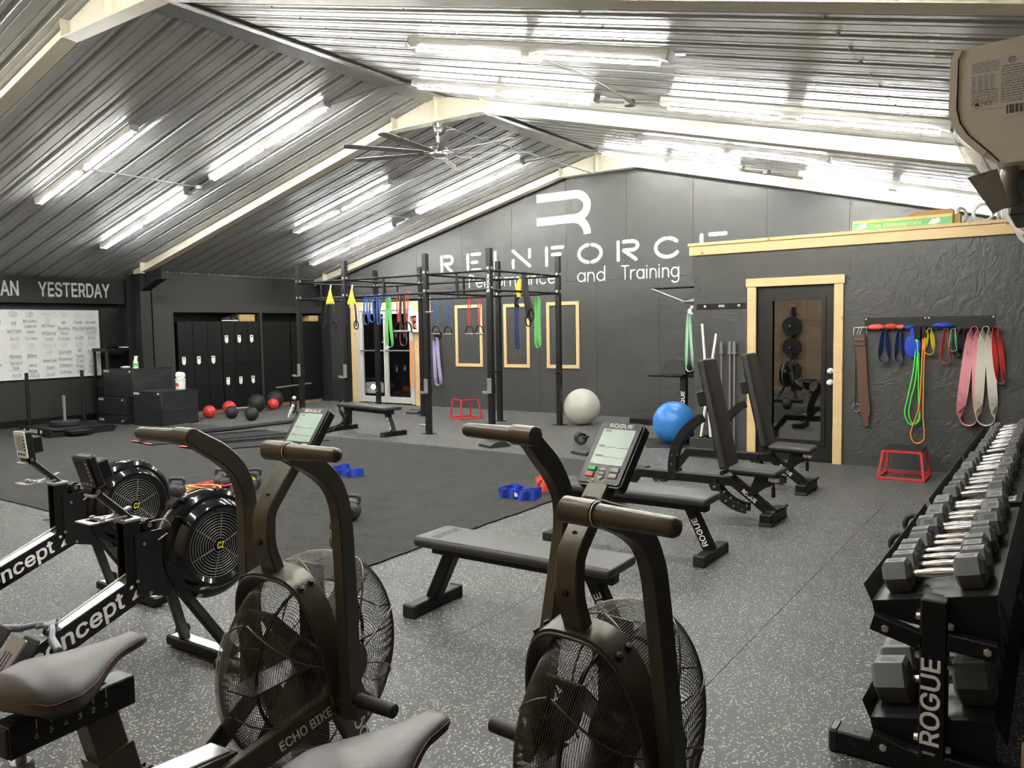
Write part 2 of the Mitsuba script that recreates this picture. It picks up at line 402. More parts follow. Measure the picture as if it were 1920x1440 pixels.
part('wall_back', 'backing', prism(gable, .1, XZ((0, YB + .14, 0))), 'blackwall_m')
# locker alcove in the left corner
struct('wall_alcove', cat(bb(-14.5, -14.3, 8.53, YB, 2.1, 2.95), bb(-14.75, -14.65, 8.5, YB, 0, 2.2), bb(-15.1, -14.05, 8.38, 8.53, 0, 2.17)), 'drywall_m')
part('wall_alcove', 'header', bb(-14.4, -14.05, 8.53, YB, 2.02, 2.17), 'drywall_m')
for y0, y1 in ((8.53, 8.8), (10.79, 10.85), (12.53, YB)):
    part('wall_alcove', 'post', bb(-14.4, -14.05, y0, y1, 0, 2.02), 'drywall_m')
part('wall_alcove', 'kick_board', bb(-14.2, -14.12, 8.8, 12.5, 0, .07), 'oak_m', label='bare wooden kick board')
part('wall_alcove', 'return_post', bb(-14.05, -13.9, 12.5, YB, 0, 2.85), 'darkwall_m')
part('wall_alcove', 'eave_trim', bb(-14.3, -14.27, 8.6, 12.6, 2.79, 2.83), 'cream_m')
# office box in the right corner
of = Polygon([(-3.81, 0), (-3.81, 2.47), (.05, 2.47), (.05, 0)]).difference(sbox(-3.03, -.1, -2.13, 2.05))
struct('wall_office', prism(of, .12, XZ((0, 9.56, 0))), 'osb_m')
part('wall_office', 'side_wall', bb(-3.81, -3.69, 9.56, YB, 0, 2.47), 'osb_m')
part('wall_office', 'roof_deck', bb(-3.81, .05, 9.45, YB, 2.47, 2.6), 'osb_flat')
part('wall_office', 'interior_lining', bb(-3.69, .05, 9.9, 9.91, 0, .01), 'darkwall_m')
struct('trim_1', bb(-3.86, .04, 9.405, 9.44, 2.462, 2.575, .004), 'pine_m')
part('trim_1', 'cap_board', bb(-3.87, .04, 9.385, 9.52, 2.575, 2.612, .004), 'pine_m')
struct('trim_2', bb(-3.145, -2.03, 9.40, 9.44, 2.045, 2.145, .004), 'pine_m')
part('trim_2', 'left_casing', bb(-3.13, -3.025, 9.41, 9.44, 0, 2.045, .004), 'pine_m')
part('trim_2', 'right_casing', bb(-2.145, -2.045, 9.41, 9.44, 0, 2.045, .004), 'pine_m')
# office door: slab with a long light
slab = sbox(-3.02, .008, -2.14, 2.04).difference(sbox(-2.85, .23, -2.275, 1.885))
struct('door_1', prism(slab, .045, XZ((0, 9.51, 0))), 'blacksat_m')
ring = sbox(-2.885, .195, -2.24, 1.92).difference(sbox(-2.84, .24, -2.285, 1.875))
part('door_1', 'moulding', prism(ring, .015, XZ((0, 9.465, 0))), 'blacksat_m')
part('door_1', 'pane', M([(-2.85, 9.49, .23), (-2.275, 9.49, .23), (-2.275, 9.49, 1.885), (-2.85, 9.49, 1.885)], [[0, 1, 2], [0, 2, 3]]), 'tint_m')
for z, r in ((1.06, .026), (.93, .03)):
    part('door_1', 'deadbolt' if z > 1 else 'knob', lathe([(0, .0), (.034, 0), (.034, .008), (.014, .012), (.014, .03), (r, .04), (r, .06), (r * .7, .07), (0, .072)], 20, (-2.185, 9.465, z), (0, -1, 0)), 'white_m', 40, label='satin white hardware')
# double glass door in the back wall
struct('door_2', cat(bb(-13.0, -12.9, 12.56, 12.66, .02, 2.12), bb(-11.38, -11.3, 12.56, 12.66, .02, 2.12), bb(-12.9, -11.38, 12.56, 12.66, 2.04, 2.12)), 'winframe_m')
for x0, x1 in ((-12.9, -12.14), (-12.14, -11.38)):
    fr = sbox(x0 + .003, .03, x1 - .003, 2.035).difference(sbox(x0 + .06, .16, x1 - .06, 1.96))
    k = part('door_2', 'leaf', prism(fr, .045, XZ((0, 12.63, 0))), 'winframe_m')
    part(k, 'pane', M([(x0 + .06, 12.61, .16), (x1 - .06, 12.61, .16), (x1 - .06, 12.61, 1.96), (x0 + .06, 12.61, 1.96)], [[0, 1, 2], [0, 2, 3]]), 'glass_m')
    part(k, 'push_bar', cyl((x0 + .03, 12.55, 1.165), (x1 - .03, 12.55, 1.165), .018, 10), 'alum_m', True)
part('door_2', 'closer', bb(-12.75, -12.45, 12.5, 12.56, 1.97, 2.02, .006), 'alum_m')
part('door_2', 'pull', lathe([(.001, 0), (.02, 0), (.02, .03), (.001, .03)], 12, (-12.2, 12.58, 1.35), (0, -1, 0)), 'alum_m', 40)
struct('trim_3', bb(-13.2, -13.0, 12.585, YB, 0, 2.12, .004), 'pine_m')
part('trim_3', 'head_board', bb(-13.22, -11.17, 12.58, YB, 2.12, 2.26, .004), 'pine_m')
part('trim_3', 'right_board', bb(-11.3, -11.18, 12.585, YB, 0, 2.12, .004), 'pine_m')
struct('night_backdrop_4', cat(bb(-15, -9, 15.2, 15.3, -.1, 4), bb(-15, -9, 12.9, 15.3, -.11, -.1)), 'night_m')  # black backdrop and ground added outside the glass door for the night

# ceiling: ribbed steel panels, three ribs to a sheet
prof = [(0, 0)]
for k in range(3):
    y = .305 * k
    prof += [(y + .055, 0), (y + .06, .005), (y + .07, .005), (y + .075, 0), (y + .12, 0), (y + .138, .034), (y + .166, .034), (y + .184, 0), (y + .23, 0), (y + .235, .005), (y + .245, .005), (y + .25, 0)]
prof = np.array(prof + [(.915, 0)])
def panel(s):
    xa, xb = RX + s * .02, RX + s * (8.55 if s < 0 else 8.4); n = len(prof)
    v = np.vstack([np.stack([np.full(n, x), prof[:, 0], roof(x) + prof[:, 1]], 1) for x in (xa, xb)])
    return M(v, [f for i in range(n - 1) for f in ([i, i + 1, i + 1 + n], [i, i + 1 + n, i + n])])
struct('ceiling')
for s, mm in ((-1, 'ceil_m'), (1, 'ceil_right_m')):
    d = mikit.ply(panel(s), mm)
    for i in range(15):
        k = num('ceiling__roof_panel'); scene[k] = {**d, 'to_world': T().translate([0, YF - .1 + .9144 * i, 0])}
part('ceiling', 'ridge_cap', sweep([(RX, YF, RZ - .075), (RX, YB, RZ - .075)], [(-.17, -.005), (0, .035), (.17, -.005), (.17, .004), (0, .044), (-.17, .004)], up=A(0, 0, 1)), 'graymetal_m')
scr = []
for s in (-1, 1):
    for x in (1.2, 2.7, 4.2, 5.7, 7.2):
        for y in np.arange(YF + .3, YB, .305):
            xx = RX + s * x; scr.append(lathe([(.012, .002), (.012, -.003), (.006, -.010), (0, -.011)], 6, (xx, y + .02 * s, roof(xx))))
part('ceiling', 'screw_heads', cat(scr), 'graymetal_m', kind='stuff')
# portal frames
def rafter(Y):
    bot = lambda x: roof(x) - .17
    web = Polygon([(-14.2, roof(-14.2) - .02), (RX, RZ - .02), (.6, roof(.6) - .02), (.6, bot(.6)), (-6.05, 4.305), (-7.55, 4.305), (-13.8, bot(-13.8)), (-14.2, bot(-14.2))])
    k = struct('rafter', prism(web, .012, XZ((0, Y + .006, 0))), 'cream_m')
    fl = [(-13.82, Y, bot(-13.82)), (-7.55, Y, 4.305), (-6.05, Y, 4.305), (.6, Y, bot(.6))]
    part(k, 'bottom_flange', sweep(fl, rect(.15, .014), up=A(0, 0, 1)), 'cream_m')
    part(k, 'stiffener', bb(RX - .008, RX + .008, Y - .075, Y + .075, 4.31, RZ - .04), 'cream_m')
    part(k, 'end_plate', bb(-13.83, -13.81, Y - .09, Y + .09, bot(-13.82) - .02, roof(-13.82)), 'cream_m')
    for x in (-7.55, -6.05): part(k, 'splice_plate', bb(x - .006, x + .006, Y - .075, Y + .075, 4.31, roof(x)), 'cream_m')
    return k
for Y in (3.82, 8.13, 12.45): rafter(Y)
col = Polygon([(-13.85, 0), (-13.85, 2.40), (-13.28, 2.60), (-13.26, 2.80), (-13.9, 2.72), (-14.3, 2.72), (-14.3, 0)])
k = struct('column', prism(col, .014, XZ((0, 8.137, 0))), 'blackwall_m')
part(k, 'front_flange', bb(-13.86, -13.84, 8.03, 8.23, 0, 2.72), 'blackwall_m')
part(k, 'rear_flange', bb(-14.31, -14.29, 8.03, 8.23, 0, 2.72), 'blackwall_m')
part(k, 'knee_plate', bar((-13.86, 8.13, 2.40), (-13.26, 8.13, 2.60), .18, .014), 'blackwall_m')

# lamps: eight-foot strips with two tubes
def lamp(x0, x1, y, label, tint, segs=((.03, .475), (.525, .97)), drop=.07):
    a, b = A(x0, y, roof(x0) - drop), A(x1, y, roof(x1) - drop); L = np.linalg.norm(b - a); d = (b - a) / L; n = np.cross(d, A(0, 1, 0)); n = n if n[2] > 0 else -n
    Q = frame(a, d, np.cross(n, d), n)
    t = thing('strip_light', label, 'light', group=None)
    part(t, 'housing', mv(cat(sweep([(0, 0, 0), (L, 0, 0)], [(-.022, .0), (-.055, .035), (-.055, .072), (.055, .072), (.055, .035), (.022, .0)], up=A(0, 0, 1))), Q), 'white_m')
    for e in (0, L): part(t, 'end_cap', mv(box((e, 0, .034), (.012, .115, .085), .003), Q), 'graymetal_m')
    part(t, 'socket', mv(box((L / 2, 0, -.004), (.09, .05, .03), .004), Q), 'white_m')
    for s0, s1 in segs:
        c = trimesh.creation.cylinder(radius=.017, height=(s1 - s0) * L, sections=10)
        c = mv(mv(c, trimesh.transformations.rotation_matrix(PI / 2, [0, 1, 0])), trimesh.transformations.translation_matrix([(s0 + s1) / 2 * L, 0, -.020]))
        c = M(c.vertices, c.faces[c.face_normals[:, 2] < .45])     # the diodes face down and sideways
        part(t, 'tube', mv(c, Q), 'white_m', extra={'emitter': {'type': 'area', 'radiance': {'type': 'rgb', 'value': [LAMP * c for c in tint]}}})
    return a, b
lamps = [
    (-4.80, -2.36, 5.40, 'strip light nearest the camera on the right roof slope, hanging wire at its middle', WARM, None),
    (-6.41, -3.97, 7.25, 'strip light on the right slope just before the second steel rafter, beside the ridge', WARM, None),
    (-3.20, -.77, 7.13, 'strip light on the right slope just before the second rafter, ending behind the air conditioner', WARM, ((.03, .46), (.53, .70), (.705, .97))),
    (-4.75, -2.31, 9.85, 'strip light in the far right bay, farther from the back wall, middle of the slope', COOL, None),
    (-6.44, -4.02, 11.85, 'strip light in the far right bay beside the ridge, close to the back wall', WARM, None),
    (-3.13, -.70, 11.60, 'strip light above the cardboard carton on the office roof, nearest the right wall', WARM, None),
    (-11.54, -9.10, 5.31, 'leftmost and nearest strip light on the left roof slope', WARM, None),
    (-13.04, -10.62, 6.97, 'strip light low on the left slope with a pull chain, above the whiteboard end', COOL, None),
    (-10.02, -7.60, 6.97, 'strip light in four lit pieces high on the left slope near the ridge', WARM, ((.02, .47), (.50, .615), (.64, .71), (.735, .98))),
    (-11.55, -9.15, 9.72, 'strip light past the second rafter, middle of the left slope', COOL, None),
    (-13.11, -10.70, 11.43, 'strip light lowest on the left slope, above the pull-up rig', COOL, None),
    (-10.02, -7.62, 11.34, 'strip light in three pieces just right of the ceiling fan blades, near the back wall', WARM, ((.02, .50), (.52, .75), (.77, .98))),
    (-4.80, -2.36, 1.1, 'strip light on the right slope above the camera side, just inside the plank wall', WARM, None),
    (-6.41, -3.97, 2.9, 'strip light beside the ridge on the right slope, before the first rafter', WARM, None),
    (-3.20, -.77, 2.8, 'strip light low on the right slope above the near dumbbell rack', WARM, None),
    (-11.54, -9.10, 1.0, 'strip light on the left slope nearest the plank wall', WARM, None),
    (-13.04, -10.62, 2.65, 'strip light low on the left slope before the first rafter', COOL, None),
    (-10.02, -7.60, 2.65, 'strip light high on the left slope before the first rafter', WARM, None)]
ends = [lamp(*l[:5], **({'segs': l[5]} if l[5] else {})) for l in lamps]
def conduit(pts, label, boxes=()):
    t = thing('conduit', label, 'conduit')
    part(t, 'pipe', tube(pts, .010, 8), 'graymetal_m', True)
    for p in boxes: part(t, 'junction_box', lathe([(0, -.03), (.055, -.03), (.055, .02), (.0, .02)], 12, p, (0, 0, 1)), 'graymetal_m', 40)
rp = lambda x, y, d=.06: (x, y, roof(x) - d)
conduit([rp(-3.55, 5.45), rp(-3.45, 6.4), rp(-3.55, 7.2)], 'steel conduit crossing the right slope between two strip lights', [rp(-3.57, 7.2)])
conduit([rp(-3.95, 7.24), rp(-3.22, 7.16)], 'short conduit joining the two strip lights before the second rafter', [])
conduit([rp(-10.3, 5.36), rp(-10.34, 6.9)], 'conduit crossing the left slope between two strip lights', [rp(-10.34, 6.97)])
conduit([rp(-10.6, 6.97), rp(-10.05, 6.97)], 'short conduit between the low and the high left strip light')
conduit([rp(-7.6, 6.97), rp(-6.85, 7.1, .13), rp(-6.42, 7.2)], 'conduit over the ridge before the second rafter')
conduit([rp(-10.35, 9.78), rp(-10.3, 11.36)], 'conduit crossing the left slope in the far bay', [rp(-10.33, 11.38)])
conduit([rp(-7.62, 11.34), rp(-6.85, 11.6, .13), rp(-6.45, 11.83)], 'conduit over the ridge before the back wall')
conduit([rp(-4.05, 11.8), rp(-3.6, 11.72), rp(-3.1, 11.62)], 'conduit above the logo wall between the far right strip lights', [rp(-3.62, 11.72)])
conduit([(RX, 8.2, 4.28), (RX, 12.3, 4.26)], 'dark conduit running from the fan to the back wall under the ridge')
# ---------------------------------------------------------------- lettering and things on the walls
S = lambda *p: list(p)
def arcp(cx, cy, rx, ry, a0, a1, n=14): return [(cx + rx * math.cos(math.radians(a)), cy + ry * math.sin(math.radians(a))) for a in np.linspace(a0, a1, n)]
# stencil-like letters of round strokes; unit cell 1 wide, 1 high
BIG = {
    'R': [[(.06, 0), (.06, 1)], [(.32, 1), (.72, 1)] + arcp(.72, .76, .24, .24, 90, -90, 10) + [(.32, .52), (.88, .0)]],
    'E': [[(.06, 0), (.06, 1)], [(.38, 1), (.95, 1)], [(.38, .5), (.74, .5)], [(.38, 0), (.95, 0)]],
    'I': [[(.5, 0), (.5, 1)]],
    'N': [[(.06, 0), (.06, .42)], [(.06, 1), (.94, .04)], [(.94, .56), (.94, 1)]],
    'F': [[(.06, 0), (.06, 1)], [(.38, 1), (.95, 1)], [(.38, .6), (.80, .6)]],
    'O': [arcp(.5, .5, .5, .5, 100, 260), arcp(.5, .5, .5, .5, 80, -80)],
    'C': [arcp(.5, .5, .5, .5, 100, 275), arcp(.5, .5, .5, .5, 82, 40, 5), arcp(.5, .5, .5, .5, -78, -35, 5)]}
def wall_letter(ch, x0, x1, z0, z1, w=.062):
    ls = [[(x0 + w / 2 + (x1 - x0 - w) * p[0], z0 + w / 2 + (z1 - z0 - w) * p[1]) for p in l] for l in BIG[ch]]
    return prism(stroke(ls, w), .004, XZ((0, YB, 0)))
t = thing('wall_sign', 'white stencil lettering REINFORCE painted across the black back wall under a large letter R', 'sign')
for ch, a, b in (('R', -10.58, -10.2), ('E', -9.90, -9.50), ('I', -9.24, -9.10), ('N', -8.80, -8.31), ('F', -8.04, -7.58), ('O', -7.32, -6.80), ('R', -6.55, -6.07), ('C', -5.81, -5.32), ('E', -5.02, -4.50)):
    part(t, 'letter', wall_letter(ch, a, b, 2.74, 3.115), 'letter_m')
rl = [[(-8.19, 4.01), (-7.42, 4.01)] + arcp(-7.36, 3.795, .25, .215, 90, -90, 16) + [(-7.42, 3.58), (-8.19, 3.58)], [(-7.42, 3.58)] + arcp(-7.42, 3.28, .31, .30, 88, 0, 12)]
g = union_all([LineString(l).buffer(.075, cap_style='flat', join_style='round', quad_segs=8) for l in rl])
t = thing('wall_logo', 'large pale letter R emblem of curved bands high on the back wall under the ridge', 'sign')
part(t, 'emblem', prism(g, .004, XZ((0, YB, 0))), 'logo_m')
# thin rounded lettering under it: unit x-height
def bowl(cx, r=.5): return arcp(cx, .5, r, .5, 0, 360, 20)
SM = {'P': (.8, [[(0, 0), (0, 1.55), (.35, 1.55)] + arcp(.35, 1.17, .40, .38, 90, -90, 8) + [(0, .79)]]), 'e': (1.0, [[(.02, .52), (.98, .52)] + arcp(.5, .5, .48, .5, 2, 320, 18)]),
      'r': (.55, [[(0, 0), (0, 1)], [(0, .55)] + arcp(.42, .55, .42, .45, 180, 70, 8)]), 'f': (.55, [[(.2, 0), (.2, 1.3)] + arcp(.45, 1.3, .25, .25, 180, 80, 6), [(0, 1), (.5, 1)]]),
      'o': (1.0, [bowl(.5)]), 'm': (1.5, [[(0, 0), (0, 1)], [(0, .6)] + arcp(.37, .62, .37, .38, 180, 0, 10) + [(.74, 0)], [(.74, .6)] + arcp(1.11, .62, .37, .38, 180, 0, 10) + [(1.48, 0)]]),
      'a': (1.0, [bowl(.48, .48), [(.97, 0), (.97, 1)]]), 'n': (.85, [[(0, 0), (0, 1)], [(0, .6)] + arcp(.4, .58, .4, .42, 180, 0, 10) + [(.8, 0)]]),
      'c': (.9, [arcp(.5, .5, .48, .5, 45, 315, 16)]), 'd': (1.0, [bowl(.48, .48), [(.97, 0), (.97, 1.6)]]), 'T': (1.0, [[(0, 1.5), (1, 1.5)], [(.5, 1.5), (.5, 0)]]),
      'i': (.2, [[(.05, 0), (.05, 1)], [(.05, 1.33), (.05, 1.36)]]), 'g': (1.0, [bowl(.48, .48), [(.97, 1), (.97, -.25)] + arcp(.5, -.25, .47, .35, 0, -150, 10)])}
t = thing('wall_lettering', 'thin white words Performance and Training under the large lettering on the back wall', 'sign')
for word, x0, x1 in (('Performance', -9.82, -7.80), ('and', -7.32, -6.76), ('Training', -6.43, -5.36)):
    adv = sum(SM[c][0] + .32 for c in word) - .32; k = (x1 - x0) / adv; x = x0; ls = []
    for c in word:
        ls += [[(x + k * p[0], 2.432 + .155 * p[1]) for p in l] for l in SM[c][1]]; x += k * (SM[c][0] + .32)
    part(t, 'word', prism(stroke(ls, .021), .003, XZ((0, YB, 0))), 'letter_m')
# banner on the left beam
t = thing('banner_lettering', 'gray stencil words ending in YESTERDAY on the black beam above the whiteboard', 'sign')
for w, a, b in (('THAN', 5.84, 6.42), ('YESTERDAY', 6.74, 8.01)):
    part(t, 'word', onto(txt(w, .245, b - a, True, .004), (-14.85, a, 2.308), (0, 1, 0), (0, 0, 1)), 'lettergray_m')
# whiteboard
t = thing('whiteboard', 'long whiteboard filled with handwritten workouts under the lettered black beam', 'whiteboard')
part(t, 'panel', bb(-15.045, -15.0, 3.6, 7.86, .84, 2.07, .004), 'board_m')
part(t, 'marker_rail_end', bb(-15.0, -14.985, 7.72, 7.84, .815, .842), 'black_m')
HW = [(6.09, [(1.86, 'ng DB', 0), (1.68, 'at', 0), (1.46, 'ng', 0), (1.12, 'Row', 0)]),
      (6.37, [(1.99, '1C', 2), (1.83, 'KB', 0), (1.70, 'Split Squat', 0), (1.56, '3x12', 0), (1.44, '2C', 1), (1.26, 'Banded', 0), (1.14, 'Upright', 0), (1.05, 'Row', 0), (.92, '3x15', 0)]),
      (6.64, [(1.98, '1D', 2), (1.87, 'Mini Band', 0), (1.78, 'Lateral', 0), (1.68, 'Walk', 0), (1.57, '3x Down', 0), (1.43, '2D', 1), (1.26, 'Bike', 0), (1.09, 'Jump', 0), (.99, 'Rope', 0), (.90, '3x30:60', 0)]),
      (6.94, [(2.0, 'Circuit 3', 3), (1.88, '3A', 1), (1.79, 'AB Wheel', 0), (1.66, 'Ball Rollout', 0), (1.55, '3x10', 0), (1.44, 'Circuit 4', 3), (1.32, '4A', 1), (1.16, 'Med Ball', 0), (1.04, 'Slams', 0), (.91, '3x15', 0)]),
      (7.21, [(1.98, '3B', 1), (1.84, 'BR', 0), (1.74, 'Russian', 0), (1.65, 'Twist', 0), (1.55, '3x30sec', 0), (1.44, '4B', 1), (1.31, 'Cross Body', 0), (1.18, 'Mountain', 0), (1.07, 'Climbers', 0), (.94, '3x30sec', 0)]),
      (7.47, [(1.97, '3C', 1), (1.85, 'Plank', 0), (1.74, 'Hip Dip', 0), (1.56, '3x20', 0), (1.44, '4C', 1), (1.33, 'DB', 0), (1.23, 'Squat', 0), (1.14, 'Curl', 0), (1.04, 'Press', 0), (.94, '3x15', 0)]),
      (7.70, [(1.97, '3D', 1), (1.85, 'Banded', 0), (1.74, 'Bombing', 0), (1.66, 'Crunch', 0), (1.56, '3x15', 0), (1.44, '4D', 1), (1.31, 'Power', 0), (1.13, 'Jump', 0), (1.03, 'Rope', 0), (.93, '3x30:60', 0)])]
for i, (y, rows) in enumerate(HW):
    for z, s, f in rows:
        w = min(.030 * len(s), .235) if len(s) > 4 else .036 * len(s)
        g = [onto(txt(s, .058, w, False, .001, .12), (-14.999, y - w / 2, z - .03), (0, 1, .02 * math.sin(i * 5 + z * 9)), (0, 0, 1))]
        if f in (1, 2): g.append(tube([(-14.999, y + .065 * math.cos(a), z + .052 * math.sin(a)) for a in np.linspace(0, 2 * PI, 17)[:-1]], .0025, 4, True))
        if f == 3: g.append(tube([(-14.999, y + a * .15, z + b * .055) for a, b in ((-1, -1), (1, -1), (1, 1), (-1, 1))], .0018, 4, True))
        elif f == 0 and not s[0].isdigit() and z in (1.70, 1.66, 1.74, 1.05, 1.04, 1.07, .99, 1.03, 1.31, 1.26):
            g.append(bb(-14.9995, -14.998, y - .11, y + .11, z - .048, z - .044))
        part(t, 'handwritten_word', cat(g), 'faint_m' if f in (1, 3) else 'ink_m')
# three empty pine frames on the back wall
for x0, x1, z0, z1, lab in ((-10.2, -9.51, .845, 2.09, 'leftmost of three empty pine frames on the back wall, above the small red stool'), (-8.99, -8.385, .845, 2.075, 'middle of three empty pine frames on the back wall'), (-8.0, -7.295, .845, 2.08, 'rightmost of three empty pine frames on the back wall, above the white ball')):
    t = thing('wall_frame', lab, 'frame', group=None); w = .065
    part(t, 'stile', bb(x0, x0 + w, 12.598, YB, z0, z1, .003), 'pine_m'); part(t, 'stile', bb(x1 - w, x1, 12.598, YB, z0, z1, .003), 'pine_m')
    part(t, 'rail', bb(x0 + w, x1 - w, 12.598, YB, z1 - w, z1, .003), 'pine_m'); part(t, 'rail', bb(x0 + w, x1 - w, 12.598, YB, z0, z0 + w, .003), 'pine_m')
# emergency cabinet on the door trim
t = thing('wall_cabinet', 'white wall cabinet with red contents hanging between the glass door and the rack posts', 'cabinet')
part(t, 'case', prism(sbox(-11.36, 1.56, -11.06, 1.98).difference(sbox(-11.30, 1.62, -11.12, 1.90)), .12, XZ((0, 12.58, 0))), 'white_m')
part(t, 'back', bb(-11.34, -11.08, 12.565, 12.575, 1.57, 1.97), 'black_m')
part(t, 'red_bag', cat(sphere((-11.2, 12.52, 1.83), .06, 2, (1, .4, .8)), sphere((-11.19, 12.52, 1.70), .055, 2, (.9, .4, 1.1))), 'coral_m', True)
t = thing('wall_notice', 'red and white notice on the back wall beside the white cabinet', 'sign')
part(t, 'sheet', bb(-10.99, -10.86, 12.61, 12.618, 1.95, 2.28), 'paper_m'); part(t, 'red_field', bb(-10.985, -10.865, 12.606, 12.611, 2.06, 2.24), 'red_m')

# ---- office wall: hanger board and what hangs on it
HB = 9.44
t = thing('hanger_board', 'black steel hanger board with two embossed panels on the office wall', 'rack')
for x0, x1 in ((-1.825, -1.21), (-1.207, -.59)):
    k = part(t, 'plate', bb(x0, x1, HB - .006, HB, 1.535, 1.655), 'blacksat_m')
    part(k, 'lettering', onto(txt('ROGUE', .055, .36, True, .002), (x0 + .13, HB - .006, 1.572), (1, 0, 0), (0, 0, 1)), 'emboss_m')
    part(t, 'ledge', bb(x0, x1, HB - .05, HB, 1.528, 1.535), 'blacksat_m')
    for x in np.linspace(x0 + .03, x1 - .03, 9): part(t, 'peg', cyl((x, HB - .004, 1.522), (x, HB - .085, 1.526), .006, 8), 'blacksat_m')
    for x in (x0 + .015, x1 - .015): part(t, 'screw', lathe([(0, .006), (.009, .004), (.009, 0)], 10, (x, HB - .006, 1.64), (0, -1, 0)), 'steel_m', 40)
def band_loop(x, ztop, zbot, spread, width, twist=1.0, y=HB - .05, thick=.004, top_r=.02, lean=0.0, bot_r=None, n=10):
    """A closed flat band over a peg: flat over the peg and in the bottom bend, turned towards the room between."""
    bot_r = spread if bot_r is None else bot_r; P_, W = [], []
    for s in np.linspace(0, PI, n): P_.append((x - top_r * math.cos(PI - s) * -1 * -1, y, ztop - top_r + top_r * math.sin(s))); W.append((0, 1, 0))
    P_ = [(x + top_r * math.cos(PI - s), y, ztop - top_r + top_r * math.sin(s)) for s in np.linspace(0, PI, n)]
    L_ = ztop - top_r - (zbot + bot_r)
    for q in np.linspace(.06, .94, n):
        P_.append((x + lean * q + top_r + (spread - top_r) * q ** 1.3 , y - .018 * math.sin(PI * q) * twist, ztop - top_r - L_ * q)); k = math.sin(PI * q) ** .6 * twist; W.append((k, 1 - .9 * k, 0))
    for s in np.linspace(0, -PI, n): P_.append((x + lean + bot_r * math.cos(s), y, zbot + bot_r + bot_r * math.sin(s))); W.append((0, 1, 0))
    for q in np.linspace(.94, .06, n):
        P_.append((x + lean * q - top_r - (spread - top_r) * q ** 1.3, y - .018 * math.sin(PI * q) * twist - .004, ztop - top_r - L_ * q)); k = math.sin(PI * q) ** .6 * twist; W.append((k, 1 - .9 * k, 0))
    W = [tuple(w) if i < n * 2 else w for i, w in enumerate(W)]
    return ribbon(P_, W, width, thick, True)
# lifting belt
t = thing('lifting_belt', 'brown leather lifting belt hanging by its silver buckle left of the hanger board', 'belt')
P_ = [(-1.86, HB - .045, 1.46), (-1.845, HB - .045, 1.2), (-1.825, HB - .045, .9), (-1.80, HB - .045, .64)]
part(t, 'strap', ribbon(spline(P_, 6), (1, 0, 0), .105, .010), 'brown_m')
part(t, 'tip', ribbon([(-1.80, HB - .045, .64), (-1.795, HB - .045, .60), (-1.79, HB - .045, .56), (-1.785, HB - .045, .47), (-1.783, HB - .045, .455)], (1, 0, 0), [.105, .095, .055, .05, .035], .010), 'brown_m')
part(t, 'keeper', bb(-1.925, -1.80, HB - .062, HB - .03, 1.345, 1.385, .006), 'brown_m')
part(t, 'folded_end', ribbon([(-1.865, HB - .04, 1.46), (-1.86, HB - .062, 1.47), (-1.86, HB - .062, 1.40)], (1, 0, 0), .10, .006), 'brown_m')
part(t, 'buckle', cat(tube([(-1.93, HB - .05, 1.465), (-1.92, HB - .05, 1.545), (-1.80, HB - .05, 1.555), (-1.79, HB - .05, 1.48)], .006, 8), cyl((-1.84, HB - .055, 1.545), (-1.87, HB - .06, 1.46), .004, 6), cyl((-1.87, HB - .055, 1.545), (-1.90, HB - .06, 1.46), .004, 6)), 'buckle_m', True)
for x in (-1.90, -1.87, -1.84): part(t, 'rivet', sphere((x, HB - .068, 1.42), .007, 1), 'buckle_m')
t = thing('strap_ring', 'metal ring on a thin strap showing behind the lower end of the brown belt', 'ring')
part(t, 'strap', bb(-1.91, -1.90, HB - .025, HB - .02, .69, 1.3), 'black_m')
part(t, 'ring', tube([(-1.895 + .04 * math.cos(a), HB - .02, .655 + .045 * math.sin(a)) for a in np.linspace(0, 2 * PI, 21)[:-1]], .005, 6, True), 'steel_m', True)
def hung(name, x, zt, zb, sp, w, m, label, cat_='resistance band', **k): one(name, band_loop(x, zt, zb, sp, w, **k), m, label, cat_, 25)
def crumple(name, c, s, m, label, seed, cat_='resistance band'):
    v = sphere((0, 0, 0), 1, 3); p = np.asarray(v.vertices); q = p * (1 + .55 * (meshkit.fbm(p * 1.7 + seed, 3) - .5))[:, None]
    one(name, M(q * np.array(s) + np.array(c), v.faces), m, label, cat_, 40)
for c, s, m, lab, sd in (((-1.70, HB - .045, 1.553), (.085, .035, .030), 'coral_m', 'orange red cloth band draped over the left end of the hanger board', 3), ((-1.55, HB - .045, 1.556), (.07, .035, .030), 'redcloth_m', 'crimson cloth band lying on the hanger board beside the orange one', 5),
                         ((-1.46, HB - .04, 1.55), (.04, .03, .024), 'coral_m', 'small coral band end lying on the hanger board', 8), ((-1.37, HB - .04, 1.548), (.055, .03, .026), 'bluecloth_m', 'blue cloth band lying near the middle of the hanger board', 11),
                         ((-1.06, HB - .045, 1.562), (.10, .035, .028), 'bluecloth_m', 'blue cloth band draped over the right half of the hanger board', 14)): crumple('cloth_band', c, s, m, lab, sd)
hung('loop_band', -1.61, 1.53, 1.165, .05, .06, 'navy_m', 'first of the two dark navy loop bands from the brown belt', twist=.5)
hung('loop_band', -1.46, 1.53, 1.165, .04, .05, 'navy_m', 'second dark navy loop band from the brown belt, beside the blue pad', twist=.5)
t = thing('hip_pad', 'rounded royal blue cloth band hanging flat beside the neon green cord', 'resistance band')
part(t, 'cloth', sphere((-1.335, HB - .05, 1.345), .13, 3, (.62, .14, 1.0)), 'bluecloth_m', True); part(t, 'neck', ribbon([(-1.345, HB - .05, 1.54), (-1.34, HB - .05, 1.44)], (1, 0, 0), [.03, .06], .02), 'bluecloth_m')
def cord(pts, r=.0065): return tube(spline(pts, 8), r, 8)
yy = HB - .06
